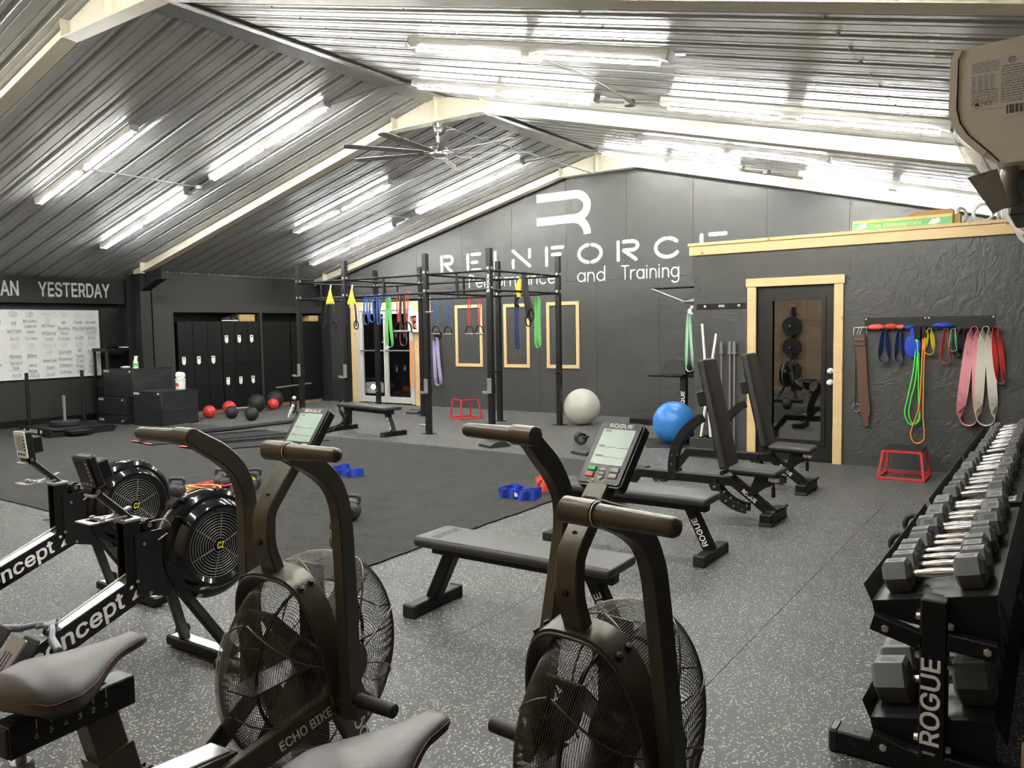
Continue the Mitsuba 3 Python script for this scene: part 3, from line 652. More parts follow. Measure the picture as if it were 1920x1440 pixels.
t = thing('jump_cord', 'neon green cord loops hanging from a black holder on the hanger board', 'cord')
part(t, 'cord', cord([(-1.30, yy, 1.42), (-1.32, yy, 1.1), (-1.375, yy, .78), (-1.40, yy, .64), (-1.37, yy, .53), (-1.32, yy, .50), (-1.27, yy, .53), (-1.25, yy, .60), (-1.265, yy, .75), (-1.275, yy, 1.1), (-1.29, yy, 1.42)]), 'neon_m', True)
part(t, 'cord', cord([(-1.285, yy + .01, 1.42), (-1.30, yy + .01, 1.0), (-1.345, yy + .01, .76), (-1.36, yy + .01, .62), (-1.33, yy + .01, .52), (-1.29, yy + .01, .53), (-1.26, yy + .01, .62), (-1.27, yy + .01, 1.0), (-1.275, yy + .01, 1.42)]), 'neon_m', True)
part(t, 'holder', bb(-1.315, -1.255, yy - .02, yy + .03, 1.42, 1.555, .008), 'black_m')
t = thing('jump_cord', 'orange cord loop hanging below the neon green cord', 'cord')
part(t, 'cord', cord([(-1.235, yy - .012, 1.43), (-1.245, yy - .012, 1.0), (-1.26, yy - .012, .70), (-1.315, yy - .012, .50), (-1.335, yy - .012, .40), (-1.31, yy - .012, .325), (-1.265, yy - .012, .305), (-1.215, yy - .012, .34), (-1.205, yy - .012, .42), (-1.22, yy - .012, .62), (-1.222, yy - .012, 1.0), (-1.215, yy - .012, 1.43)]), 'orange_m', True)
part(t, 'holder', bb(-1.25, -1.20, yy - .02, yy + .03, 1.43, 1.555, .008), 'black_m')
hung('loop_band', -1.175, 1.53, 1.255, .045, .045, 'yellow_m', 'yellow loop band hanging beside the orange cord', twist=.6)
hung('loop_band', -1.02, 1.525, 1.165, .045, .04, 'redcloth_m', 'short red loop band in the middle right of the hanger board', twist=.4)
hung('loop_band', -.955, 1.525, 1.29, .035, .03, 'mint_m', 'small mint green loop band beside the short red loop', twist=.4)
hung('loop_band', -.925, 1.525, 1.235, .03, .05, 'darkgreen_m', 'dark green loop band behind the mint green loop', twist=.5, y=HB - .035)
for i, x in enumerate((-.875, -.835)): hung('loop_band', x, 1.525, 1.25, .02, .05, 'rubber_m', ('left' if not i else 'right') + ' one of the two black loop bands left of the pink strap', twist=.8)
hung('wide_band', -.765, 1.545, .52, .085, .095, 'pink_m', 'wide pink band hanging in a long twisted loop', top_r=.03, bot_r=.075, lean=-.035)
hung('wide_band', -.665, 1.545, .53, .075, .085, 'cream_band_m', 'wide cream band hanging in a long loop right of the pink one', top_r=.028, bot_r=.08, lean=.02)
hung('loop_band', -.58, 1.54, .96, .03, .05, 'redcloth_m', 'thin twisted red band at the right end of the hanger board', top_r=.025, lean=.055, twist=.7)
# boxed bracket and narrow plate on the office wall
t = thing('wall_plate', 'narrow black wall plate with two bright screws above the leaning white sticks', 'bracket')
part(t, 'bar', bb(-3.77, -3.155, HB - .012, HB, 1.80, 1.865), 'black_m')
for x in (-3.66, -3.235): part(t, 'screw', lathe([(0, .008), (.018, .006), (.018, 0)], 12, (x, HB - .012, 1.832), (0, -1, 0)), 'steel_m', 40)
part(t, 'lettering', onto(txt('SPRI', .026, .075, True, .002), (-3.49, HB - .012, 1.82), (1, 0, 0), (0, 0, 1)), 'letter_m')
# what lies on the office roof
t = thing('carton', 'long green and yellow cardboard carton with an open flap on the office roof', 'box', (-1.49, 9.62, 2.614))
part(t, 'body', bb(-.49, .49, -.11, .12, 0, .115, .003), 'cartyellow_m')
part(t, 'green_print', bb(-.482, .482, -.1125, -.109, .006, .085), 'cartgreen_m')
part(t, 'lettering', onto(txt('Dept. 18/Modular Cat.6', .034, .5, True, .001), (-.30, -.1135, .03), (1, 0, 0), (0, 0, 1)), 'cartyellow_m')
for x in (-.40, .32): part(t, 'pale_patch', onto(prism(Polygon([(-.06, 0), (-.02, .05), (.05, .06), (.06, .02), (.0, -.005)]), .002), (x, -.1135, .02), (1, 0, 0), (0, 0, 1)), 'paper_m')
part(t, 'flap', cat(M([(-.02, .0, .115), (.49, .0, .115), (.47, .06, .185), (.12, .06, .185)], [[0, 1, 2], [0, 2, 3]]), bb(.16, .48, .055, .12, .115, .18, .004)), 'carton_m')
part(t, 'side_flap', bb(.49, .56, -.08, .05, .0, .11, .002), 'carton_m')
for x, r, a, lab in ((-.93, .075, 60, 'coil of white tubing right of the carton on the office roof'), (-.735, .085, 15, 'tall white tubing arch in the middle of the office roof edge'), (-.575, .08, 80, 'white tubing arch near the right end of the office roof edge'), (-.49, .07, 40, 'small white coil at the far right of the office roof edge')):
    m = cat(*[tube([(r * (1 + .12 * j) * math.cos(u), .012 * j, r * (1 + .12 * j) * math.sin(u)) for u in np.linspace(0, 2 * PI, 25)[:-1]], .012, 8, True) for j in range(2)])
    one('tubing_coil', shift(rot(m, (0, 0, 1), a), x, 9.66, 2.614 + r * 1.12 + .012), 'white_m', lab, 'tubing', True)

# ---- air conditioners on the right wall
def mini_split(x0, y0, L, z0, label, full=True):
    t = thing('air_conditioner', label, 'air conditioner')
    pf = Polygon([(.05, 2.0), (-.155, 1.998), (-.185, 2.02), (-.235, 2.075), (-.255, 2.11), (-.262, 2.15), (-.260, 2.275), (-.250, 2.293), (-.23, 2.298), (.05, 2.315)])
    tr = lambda g: affinity.translate(g, x0, z0)
    part(t, 'case', prism(tr(pf), L, XZ((0, y0 + L, 0))), 'acwhite_m', 25)
    fp = Polygon([(-.188, 2.02), (-.238, 2.075), (-.258, 2.11), (-.265, 2.15), (-.263, 2.275), (-.253, 2.296), (-.235, 2.296), (-.246, 2.275), (-.248, 2.15), (-.240, 2.112), (-.222, 2.08), (-.176, 2.03)])
    part(t, 'front_panel', prism(tr(fp), L + .012, XZ((0, y0 + L + .006, 0))), 'acwhite_m', 25)
    part(t, 'seam', sweep([(x0 + a, y0 - .001, z0 + b) for a, b in ((-.246, 2.28), (-.246, 2.15), (-.238, 2.112), (-.220, 2.08), (-.172, 2.03), (-.15, 2.003))], rect(.003, .004), up=A(0, 1, 0)), 'ink_m')
    if not full: return t
    yl = y0 - .0012
    part(t, 'rating_label', bb(x0 - .218, x0 - .02, yl - .0006, yl + .0006, 2.138, 2.262), 'paper_m')
    part(t, 'barcode_label', bb(x0 - .142, x0 - .03, yl - .0006, yl + .0006, 2.112, 2.146), 'paper_m')
    ink = []; r2 = random.Random(4); yk = yl - .0008
    def line(xa, xb, z, h):
        x = xa
        while x < xb:
            w = r2.uniform(.003, .012); ink.append(bb(x, min(x + w, xb), yk - .0003, yk, z, z + h)); x += w + .0018
    for j in range(6): line(x0 - .214, x0 - .155, 2.254 - .0045 * j, .0022)
    for j in range(12):
        for c in range(4): line(x0 - .214 + .0135 * c, x0 - .214 + .0135 * c + .010, 2.222 - .0032 * j, .0016)
    for j in range(6): line(x0 - .214, x0 - .156, 2.18 - .006 * j + .004, .0030)
    for j in range(15): line(x0 - .150, x0 - .025, 2.236 - .0062 * j, .0032)
    part(t, 'label_print', cat(ink), 'faint_m')
    part(t, 'bar_code', cat(*[bb(x0 - .137 + i * .0032, x0 - .137 + i * .0032 + r2.choice((.0009, .0018, .0024)), yk - .0003, yk, 2.120, 2.141) for i in range(32)]), 'ink_m')
    part(t, 'class_mark', onto(txt('A2L', .0105, .0195, False, .0004), (x0 - .186, yk, 2.1475), (1, 0, 0), (0, 0, 1)), 'ink_m')
    c = A(x0 - .2015, yk, 2.1535)
    part(t, 'hazard_diamond', tube([c + d for d in (A(-.0125, 0, 0), A(0, 0, .0125), A(.0125, 0, 0), A(0, 0, -.0125))], .0009, 4, True), 'red_m')
    part(t, 'flame_mark', prism(Polygon([(-.004, -.005), (-.005, 0), (-.002, .003), (0, .007), (.002, .003), (.005, 0), (.004, -.005)]), .0003, frame(c, A(1, 0, 0), A(0, 0, 1), A(0, -1, 0))), 'ink_m')
    c = A(x0 - .127, yk, 2.251)
    part(t, 'approval_mark', cat(tube([c + .0075 * A(math.cos(a), 0, math.sin(a)) for a in np.linspace(0, 2 * PI, 17)[:-1]], .0007, 4, True), onto(txt('ETL', .006, .010, True, .0003), c + A(-.005, 0, -.003), (1, 0, 0), (0, 0, 1))), 'ink_m')
    # torn protective film and a hanging piece of paper tape
    part(t, 'torn_film', M([(-.262, y0 + .01, 2.10), (-.22, y0 + .0, 2.0), (-.19, y0 - .005, 1.965), (-.165, y0 + .02, 1.985), (-.19, y0 + .02, 2.03), (-.245, y0 + .02, 2.07)], [[0, 1, 5], [1, 4, 5], [1, 2, 4], [2, 3, 4]]), 'smoke_m')
    part(t, 'louver_flap', prism(Polygon([(-.222, 1.975), (-.155, 1.99), (-.125, 1.895), (-.162, 1.875)]), .006, XZ((0, y0 + .03, 0))), 'gray_m')
    part(t, 'pipe_wrap', tube([(-.13, y0 + .08, 2.0), (-.135, y0 + .08, 1.95), (-.12, y0 + .08, 1.90)], .022, 10), 'film_m', True)
    part(t, 'line_cover', bb(x0 - .135, .05, y0 + .14, y0 + .5, 1.88, 2.0, .006), 'acgray_m')
    return t
mini_split(0, 2.39, .85, 0, 'nearest white wall air conditioner with a printed rating label on its side')
mini_split(.0, 4.7, .85, .0, 'second white air conditioner farther along the right wall, above the dumbbells', False)
t = thing('plank', 'short pale plank standing against the right wall at the near end of the dumbbell rack', 'plank')
part(t, 'board', bb(-.085, -.005, 3.1, 3.14, 0.003, .16, .002), 'pine_m')
# ---------------------------------------------------------------- pull-up rig
GXs, GYs = (-10.93, -9.78, -8.02, -6.81), (9.22, 11.10)
def upright():
    h, o, n = 2.755, .0375, 53
    m = Manifold.cube([.075, .075, h]).translate([-o, -o, 0]) - Manifold.cube([.066, .066, h + 1]).translate([-.033, -.033, -.5])
    hx = Manifold.cylinder(.2, .008, .008, 8).translate([0, 0, -.1])
    a = Manifold.compose([hx.rotate([90, 0, 0]).translate([0, 0, .08 + .0508 * i]) for i in range(n)])
    b = Manifold.compose([hx.rotate([0, 90, 0]).translate([0, 0, .08 + .0508 * i]) for i in range(n)])
    m = (m - a) - b; q = m.to_mesh()
    return M(q.vert_properties[:, :3], q.tri_verts)
rig = thing('pull_up_rig', 'black steel pull-up rig of eight drilled posts and round bars hung with bands', 'rig')
U = mikit.ply(cat(upright(), bb(-.035, .035, -.035, .035, 2.75, 2.756)), 'blacksat_m')
bolt = lambda p, d: lathe([(0, .016), (.012, .015), (.013, .008), (.022, .007), (.022, 0)], 10, p, d)
for ix, x in enumerate(GXs):
    for iy, y in enumerate(GYs):
        k = num(rig + '__post'); scene[k] = {**U, 'to_world': T().translate([x, y, 0])}
        part(k, 'base_plate', bb(x - .10, x + .10, y - .07, y + .07, 0, .008, .002), 'black_m')
        for z in (2.44, 2.16):
            part(k, 'bolt', cat(bolt((x, y - .0375, z + .03), (0, -1, 0)), bolt((x + .0375, y, z + .03), (1, 0, 0)), bolt((x - .0375, y, z + .03), (-1, 0, 0))), 'steel_m', 40)
for z in (2.44, 2.16):
    for y in GYs:
        for a, b in zip(GXs, GXs[1:]): part(rig, 'crossbar', cyl((a + .03, y, z), (b - .03, y, z), .017, 10), 'black_m', True)
    for x in GXs: part(rig, 'crossbar', cyl((x, GYs[0] + .03, z), (x, GYs[1] - .03, z), .017, 10), 'black_m', True)
for a, b in zip(GXs, GXs[1:]):
    for y in GYs: part(rig, 'strut', bb((a + b) / 2 - .02, (a + b) / 2 + .02, y - .004, y + .004, 2.16, 2.44), 'black_m')
for x in GXs: part(rig, 'strut', bb(x - .004, x + .004, 10.14, 10.18, 2.16, 2.44), 'black_m')
part(rig, 'lettering', onto(txt('ROGUE', .045, .26, True, .001), (-6.81 - .022, 9.1818, 2.38), (0, 0, -1), (1, 0, 0)), 'zinc_m', label='gold vertical maker lettering on a front post')
part(rig, 'short_peg', cyl((-8.0, 9.18, 1.87), (-7.84, 9.18, 1.875), .013, 8), 'steel_m', True)
part(rig, 'low_peg', cyl((-8.06, 9.2, .13), (-8.20, 9.2, .132), .013, 8), 'steel_m', True)
def j_cup(x, y, z, s, label):
    t = thing('bar_cup', label, 'rack cup', group=None)
    part(t, 'plate', bb(x - .05, x + .05, y - .047, y - .039, z - .06, z + .10, .003), 'blacksat_m')
    part(t, 'side', bb(x + s * .041, x + s * .048, y - .045, y + .04, z - .06, z + .06), 'blacksat_m')
    part(t, 'hook', cat(bb(x - .045, x + .045, y - .16, y - .047, z - .07, z - .055, .004), bb(x - .045, x + .045, y - .165, y - .15, z - .06, z - .03, .003)), 'alum_m')
    part(t, 'liner', bb(x - .04, x + .04, y - .055, y - .047, z - .05, z + .15, .002), 'graymetal_m')
j_cup(-8.02, 9.22, .70, 1, 'steel bar cup low on the rig post just left of the red stool')
j_cup(-6.81, 9.22, .74, 1, 'steel bar cup low on the rig post above the wedge pad')
j_cup(-10.93, 9.22, .90, 1, 'bar cup on the leftmost front rig post before the dark lockers')
j_cup(-9.78, 9.22, .90, 1, 'bar cup on the rig post at the left end of the far flat bench')
for x in (-8.0, -6.78):
    one('safety_spotter', cat(cyl((x, 11.06, .86), (x + .02, 10.90, .865), .016, 8), bb(x - .045, x + .045, 11.05, 11.06, .80, .92)), 'blacksat_m', 'short black peg on the back rig post before the %s empty frame' % ('middle' if x < -7 else 'rightmost'), 'peg')
# bands and straps hanging from the rig
def thin_loop(x, y, zt, zb, sp, r, m, label, w=None, tw=.6, lean=0.0, kind='resistance band'):
    one('hanging_band', band_loop(x, zt, zb, sp, w or .02, tw, y, .004, min(.025, sp), lean), m, label, kind, 25)
Yf, Yk = 9.22, 11.10
for x, lab in ((-9.30, 'leftmost blue band hanging on the front rig bar before the glass door'), (-9.02, 'wide open blue band on the front rig bar over the middle of the glass door')):
    t = thing('hanging_band', lab, 'resistance band')
    part(t, 'strand', band_loop(x, 2.185, 1.70, .05 if x < -9.2 else .03, .025, .7, Yf, .005, .022), 'blueband_m', 25)
    part(t, 'strand', band_loop(x + .12, 2.185, 1.74 if x < -9.2 else 1.78, .05 if x < -9.2 else .12, .025, .7, Yf + .01, .005, .022), 'blueband_m', 25)
thin_loop(-8.80, Yf, 2.12, 1.33, .06, 0, 'green_m', 'green band looped on the front rig bar before the glass door', .05, .6)
def handle(t, c, s=1.0, tilt=0):
    c = A(*c)
    pts = [c + s * A(x, 0, z) for x, z in ((-.085, -.115), (-.083, -.06), (-.05, 0), (0, .022), (.05, 0), (.083, -.06), (.085, -.115))]
    part(t, 'stirrup', tube(spline(pts, 4), .011, 8), 'black_m', True)
    part(t, 'grip', cyl(c + s * A(-.095, 0, -.118), c + s * A(.095, 0, -.118), .019, 12), 'graymetal_m', True)
def tube_band(xs_, y, zt, zh, m, label):
    t = thing('handled_band', label, 'resistance band')
    for x in xs_:
        for d in (-.022, .022):
            part(t, 'tube', tube(spline([(x + d * 1.2, y, zt - .02), (x + d, y - .02, zt - .2), (x + d * .5, y - .02, zh + .05), (x, y - .02, zh)], 5), .008, 8), m, True)
        part(t, 'loop', tube(arc((x, y, zt - .02), .026, 0, 180, 9), .008, 8), m, True)
        handle(t, (x, y - .02, zh - .015))
    return t
t = tube_band((-8.58, -8.40), Yf, 2.185, 1.72, 'redcloth_m', 'pair of red tube bands with handles before the glass door')
thin_loop(-8.53, Yf + .03, 2.185, 1.36, .07, 0, 'brown_m', 'dark red band hanging behind the red tube handles', .03, .5)
tube_band((-9.42, ), Yk, 2.185, 1.66, 'blueband_m', 'left of two blue tube bands with handles on the back rig bar')
tube_band((-9.13, ), Yk, 2.185, 1.65, 'blueband_m', 'right of two blue tube bands with handles on the back rig bar')
tube_band((-8.64, ), Yk, 2.185, 1.65, 'redcloth_m', 'left of two red tube bands with handles before the first empty frame')
tube_band((-8.42, ), Yk, 2.185, 1.65, 'redcloth_m', 'right of two red tube bands with handles before the first empty frame')
thin_loop(-7.63, Yk, 2.18, 1.25, .022, 0, 'navy_m', 'narrow blue band hanging before the middle empty frame', .035, .9)
thin_loop(-7.21, Yk, 2.12, 1.27, .035, 0, 'green_m', 'bright green band hanging between the middle and rightmost empty frames', .06, .9)
def trainer(x, y, zt, label, flip=1):
    t = thing('suspension_trainer', label, 'suspension strap')
    part(t, 'anchor', ribbon([(x, y, zt), (x, y - .02, zt - .10)], (1, 0, 0), .035, .006), 'graymetal_m')
    for d in (-.06, -.02, .02, .06):
        part(t, 'yellow_strap', ribbon([(x, y - .02, zt - .08), (x + d * .6, y - .03, zt - .2), (x + d * 1.5, y - .03, zt - .32)], (1, 0, 0), .035, .005), 'yellow_m')
    for d in (-.09, .07):
        p = [(x + d, y - .03, zt - .30), (x + d * 1.4 * flip, y - .035, zt - .5), (x + d * 1.6 * flip - .02, y - .03, zt - .68)]
        part(t, 'black_strap', ribbon(spline(p, 5), (.9, .4, 0), .028, .005), 'black_m')
        part(t, 'foot_loop', tube([(p[-1][0] + .05 * math.cos(a), y - .03, zt - .66 + .07 * math.sin(a)) for a in np.linspace(0, 2 * PI, 15)[:-1]], .009, 6, True), 'black_m', True)
    return t
trainer(-10.11, Yf, 2.38, 'yellow and black suspension straps between the two leftmost front rig posts')
trainer(-9.60, Yf, 2.36, 'yellow and black suspension straps beside the second front rig post, before the door trim')
t = thing('suspension_trainer', 'yellow tipped black suspension straps bunched near the rightmost rig posts', 'suspension strap')
part(t, 'anchor', ribbon([(-6.78, 10.1, 2.46), (-6.79, 10.08, 2.35)], (1, 0, 0), .04, .008), 'black_m')
part(t, 'yellow_strap', ribbon([(-6.86, 10.08, 2.36), (-6.88, 10.05, 2.24), (-6.87, 10.05, 2.08)], (1, 0, 0), [.03, .09, .06], .03), 'yellow_m')
for p, w in (([(-6.79, 10.08, 2.42), (-6.75, 10.04, 2.15), (-6.68, 10.03, 1.75)], .07), ([(-6.78, 10.08, 2.40), (-6.70, 10.04, 2.1), (-6.60, 10.03, 1.80)], .05), ([(-6.88, 10.05, 2.10), (-6.92, 10.03, 1.98), (-6.86, 10.02, 1.93)], .05)):
    part(t, 'black_strap', ribbon(spline(p, 5), (.9, .4, 0), w, .012), 'black_m')
for c in ((-6.68, 10.02, 1.72), (-6.62, 10.0, 1.80)):
    part(t, 'foot_loop', tube([(c[0] + .05 * math.cos(a), c[1], c[2] + .09 * math.sin(a)) for a in np.linspace(0, 2 * PI, 15)[:-1]], .011, 6, True), 'black_m', True)
# bands on the wall behind the rig
one('hanging_band', band_loop(-10.66, 1.44, .45, .07, .07, .8, 12.53, .006, .04, .05), 'purple_m', 'wide purple band hanging on the back wall beside the front rig post', 'resistance band', 25)
one('hanging_band', band_loop(-11.32, 1.38, .40, .05, .025, .6, 12.52, .005, .03), 'orange_m', 'orange band hanging on the right trim board of the glass door', 'resistance band', 25)
t = thing('band_hook', 'small black wall hook over the purple band', 'hook'); part(t, 'plate', bb(-10.76, -10.58, 12.60, YB, 1.42, 1.56, .004), 'black_m'); part(t, 'peg', cyl((-10.66, 12.6, 1.43), (-10.66, 12.48, 1.435), .01, 8), 'black_m', True)

# ---------------------------------------------------------------- benches
def flat_bench(label, loc, rz, scuff=False, L=1.23):
    t = thing('flat_bench', label, 'bench', loc, rz)
    h = L / 2
    part(t, 'pad', box((0, 0, .416), (L, .31, .058), .016), 'vinyl_m', 50)
    part(t, 'pad_lettering', onto(txt('ROGUE', .055, .22, True, .0006), (-h + .10, .11, .4455), (0, -1, 0), (1, 0, 0)), 'emboss_m')
    part(t, 'spine', box((0, 0, .355), (L - .08, .075, .06), .006), 'black_m')
    part(t, 'top_plate', box((0, 0, .385), (L - .16, .2, .006)), 'black_m')
    for s in (-1, 1):
        k = part(t, 'leg', bar((s * (h - .17), 0, .35), (s * (h - .02), 0, .05), .075, .075, (0, 1, 0), .008), 'black_m')
        f = part(t, 'foot', box((s * (h - .02), 0, .036), (.078, .42, .07), .006), 'black_m')
        for q in (-1, 1): part(f, 'end_cap', box((s * (h - .02), q * .21, .036), (.088, .035, .078), .008), 'rubber_m')
        if s > 0:
            d = nrm(A(.15, 0, -.30)); e = A(-d[2], 0, d[0])
            part(k, 'lettering', onto(txt('ROGUE', .040, .20, True, .0008), A(h - .17, 0, .35) + d * .285 + A(0, -.0385, 0) - e * -.02, -d, -e), 'letter_m')
    return t
flat_bench('black flat bench in front between the two fan bikes, with embossed pad end', (-2.37, 3.43, 0), 1.5)
flat_bench('black flat bench with white lettered leg, just behind the monitor of the right fan bike', (-2.55, 5.15, 0), 0)
flat_bench('far black flat bench under the front bar of the rig', (-8.98, 8.88, 0), -9, L=1.32)
def adjustable(label, loc, rz=0):
    """Head end towards +x; local origin under the frame's middle."""
    t = thing('adjustable_bench', label, 'bench', loc, rz)
    part(t, 'main_rail', bar((-.74, 0, .30), (.16, 0, .30), .075, .075, (0, 0, 1), .006), 'black_m')
    part(t, 'rear_drop', bar((-.72, 0, .30), (-.88, 0, .10), .07, .07, (0, 1, 0), .006), 'black_m')
    part(t, 'rear_foot', box((-.92, 0, .05), (.075, .46, .06), .006), 'black_m')
    for s in (-1, 1):
        part(t, 'wheel', cyl((-.985, s * .2, .04), (-.985, s * .235, .04), .038, 16), 'rubber_m', 40)
        part(t, 'rubber_foot', box((-.91, s * .2, .012), (.06, .06, .024), .004), 'rubber_m')
    part(t, 'front_strut', bar((.12, 0, .32), (.46, 0, .07), .08, .075, (0, 1, 0), .006), 'black_m')
    d = nrm(A(.34, 0, -.25))
    part(t, 'strut_lettering', onto(txt('ROGUE', .032, .14, True, .0008), A(.22, -.0405, .225), d, (-d[2], 0, d[0])), 'letter_m')
    part(t, 'front_foot', box((.47, 0, .055), (.10, .42, .085), .008), 'black_m')
    part(t, 'front_handle', tube([(.50, -.06, .10), (.56, -.06, .13), (.56, .06, .13), (.50, .06, .10)], .010, 8), 'black_m', True)
    for s in (-1, 1): part(t, 'rubber_foot', box((.47, s * .17, .012), (.11, .09, .03), .006), 'rubber_m')
    # pads
    seat = mv(box((0, 0, 0), (.40, .30, .055), .018), frame(A(.34, 0, .415), nrm(A(1, 0, -.03)), A(0, 1, 0), nrm(A(.03, 0, 1))))
    part(t, 'seat_pad', seat, 'vinyl_m', 50)
    part(t, 'seat_pan', box((.33, 0, .378), (.34, .20, .012)), 'black_m')
    u = nrm(A(-.20, 0, .90)); nn = np.cross(A(0, 1, 0), u)
    back = mv(box((0, 0, 0), (.068, .30, .92), .018), frame(A(.105, 0, .42) + u * .46, nn, A(0, 1, 0), u))
    part(t, 'back_pad', back, 'vinyl_m', 50)
    part(t, 'back_frame', bar(A(.06, 0, .40), A(.06, 0, .40) + u * .75, .09, .05, nn, .005), 'black_m')
    part(t, 'back_stop', mv(box((0, 0, 0), (.09, .13, .13), .01), frame(A(.105, 0, .42) + u * .60 - nn * .085, nn, A(0, 1, 0), u)), 'blacksat_m')
    # ladder arcs with slots
    def ladder(c, r0, r1, a0, a1, y, n):
        th = np.radians(np.linspace(a0, a1, 18))
        pg = Polygon([(c[0] + r1 * math.cos(a), c[1] + r1 * math.sin(a)) for a in th] + [(c[0] + r0 * math.cos(a), c[1] + r0 * math.sin(a)) for a in th[::-1]])
        rm = (r0 + r1) / 2
        for a in np.radians(np.linspace(a0 + 6, a1 - 6, n)): pg = pg.difference(affinity.rotate(sbox(c[0] + rm * math.cos(a) - .013, c[1] + rm * math.sin(a) - .006, c[0] + rm * math.cos(a) + .013, c[1] + rm * math.sin(a) + .006), math.degrees(a), use_radians=False))
        return prism(pg, .008, XZ((0, y, 0)))
    part(t, 'back_ladder', cat(ladder((.10, .38), .46, .53, 118, 192, .045, 8), ladder((.10, .38), .46, .53, 118, 192, -.037, 8)), 'blacksat_m')
    part(t, 'seat_ladder', cat(ladder((.28, .42), .30, .37, 205, 268, -.05, 5), ladder((.28, .42), .30, .37, 205, 268, .058, 5)), 'blacksat_m')
    part(t, 'seat_support', cat(prism(Polygon([(.34, .37), (.50, .37), (.47, .30), (.40, .27), (.32, .20), (.27, .20)]), .006, XZ((0, -.05, 0))), prism(Polygon([(.34, .37), (.50, .37), (.47, .30), (.40, .27), (.32, .20), (.27, .20)]), .006, XZ((0, .056, 0)))), 'black_m')
    part(t, 'pop_pin', cat(cyl((.50, -.10, .345), (.50, -.10, .30), .008, 8), cyl((.50, -.10, .30), (.50, -.10, .22), .015, 12)), 'black_m', 40)
    part(t, 'pin_bolt', cat(lathe([(0, .008), (.012, .006), (.012, 0)], 8, (.49, -.10, .35), (0, -1, 0)), lathe([(0, .008), (.012, .006), (.012, 0)], 8, (.515, -.10, .35), (0, -1, 0)), bar((.46, -.09, .36), (.54, -.09, .36), .03, .03)), 'steel_m')
    part(t, 'pivot', cat(cyl((.10, -.17, .39), (.10, .17, .39), .018, 12), cyl((.0, -.06, .30), (.0, .06, .30), .014, 10)), 'blacksat_m', 40)
    return t
adjustable('front adjustable bench with its back pad raised, its handled strut nearest the camera', (-2.38, 6.41, 0))
adjustable('rear adjustable bench with its back pad raised, standing before the office door', (-2.46, 7.73, 0))

# ---------------------------------------------------------------- dumbbell racks
TS = math.tan(math.radians(13))
def tray(x0, x1, z, ya, yb):
    """Bent sheet: lip at the room side, sloping floor, flange at the wall."""
    zb = z + (x1 - x0) * TS
    pth = [(x0 - .028, 0, z + .062), (x0, 0, z), (x1, 0, zb), (x1 + .04, 0, zb - .075)]
    th = .004; n = A(0, 1, 0)
    pl = LineString([(p[0], p[2]) for p in pth]).buffer(th / 2, cap_style='flat', join_style='mitre')
    return prism(pl, yb - ya, XZ((0, yb, 0)))
def db_rack(ya, yb, label, near=False):
    t = thing('dumbbell_rack', label, 'rack')
    for yq in (ya, yb - .085):
        k = part(t, 'post', bb(-.39, -.305, yq, yq + .085, .0, .64, .006), 'black_m')
        f = part(t, 'base_foot', bb(-.665, -.02, yq, yq + .085, 0.004, .085, .006), 'black_m')
        part(f, 'end_cap', bb(-.69, -.655, yq - .003, yq + .088, 0.0, .089, .008), 'blacksat_m')
        if near and yq == ya:
            part(k, 'lettering', onto(txt('ROGUE', .058, .31, True, .001), (-.325, yq - .0005, .12), (0, 0, 1), (-1, 0, 0)), 'letter_m', label='white vertical maker lettering')
            part(k, 'sticker', bb(-.375, -.335, yq - .001, yq, .085, .095), 'steel_m')
            part(f, 'hole', cat(lathe([(0, .001), (.011, .001), (.011, 0)], 10, (-.60, yq, .045), (0, -1, 0)), lathe([(0, .0015), (.010, .0015), (.010, 0)], 10, (-.60, yq + .042, .085), (0, 0, 1))), 'emboss_m')
    for lvl, z in (('upper', .585), ('lower', .145)):
        k = part(t, 'tray', tray(-.555, -.165, z, ya + .05, yb - .01), 'blacksat_m')
        for yq in (ya + .05, yb - .014):
            part(k, 'gusset', prism(Polygon([(-.555, z), (-.165, z + .39 * TS), (-.15, z - .08), (-.18, z - .105), (-.39, z - .06), (-.545, z - .045)]), .005, XZ((0, yq + .005, 0))), 'black_m')
        for xa, za, xb, zb in ((-.545, z - .06, -.39, z - .10), (-.305, z - .085, -.16, z - .095)):
            for yq in (ya + .02, yb - .06): part(t, 'bracket', bar((xa, yq, za), (xb, yq, zb), .045, .06, (0, 0, 1), .004), 'black_m')
        if near:
            for x, zz in ((-.50, z - .075), (-.185, z - .092)): part(t, 'bolt', lathe([(0, .010), (.012, .009), (.014, .004), (.014, 0)], 6, (x, ya - .004, zz), (0, -1, 0)), 'zinc_m')
            for s, zz in ((-1, z - .02), (-1, z - .16), (1, z - .04), (1, z - .18)): part(t, 'bolt', lathe([(0, .018), (.012, .016), (.014, .006), (.014, 0)], 6, (-.3475 + s * .0425, ya + .03, zz), (s, 0, 0)), 'zinc_m')
    return t
db_rack(3.02, 4.62, 'near black dumbbell rack along the right wall with white lettering on its end post', True)
db_rack(4.70, 6.38, 'second dumbbell rack from the camera, right of the red stool by the office wall')
db_rack(6.44, 8.30, 'farthest dumbbell rack along the right wall near the hanger board')
part('dumbbell_rack_001', 'tray_lettering', onto(txt('ROGUE', .05, .14, True, .001), A(-.19, 4.79, .585 + .365 * TS + .0035), (0, 1, 0), (-1, 0, -TS)), 'letter_m')
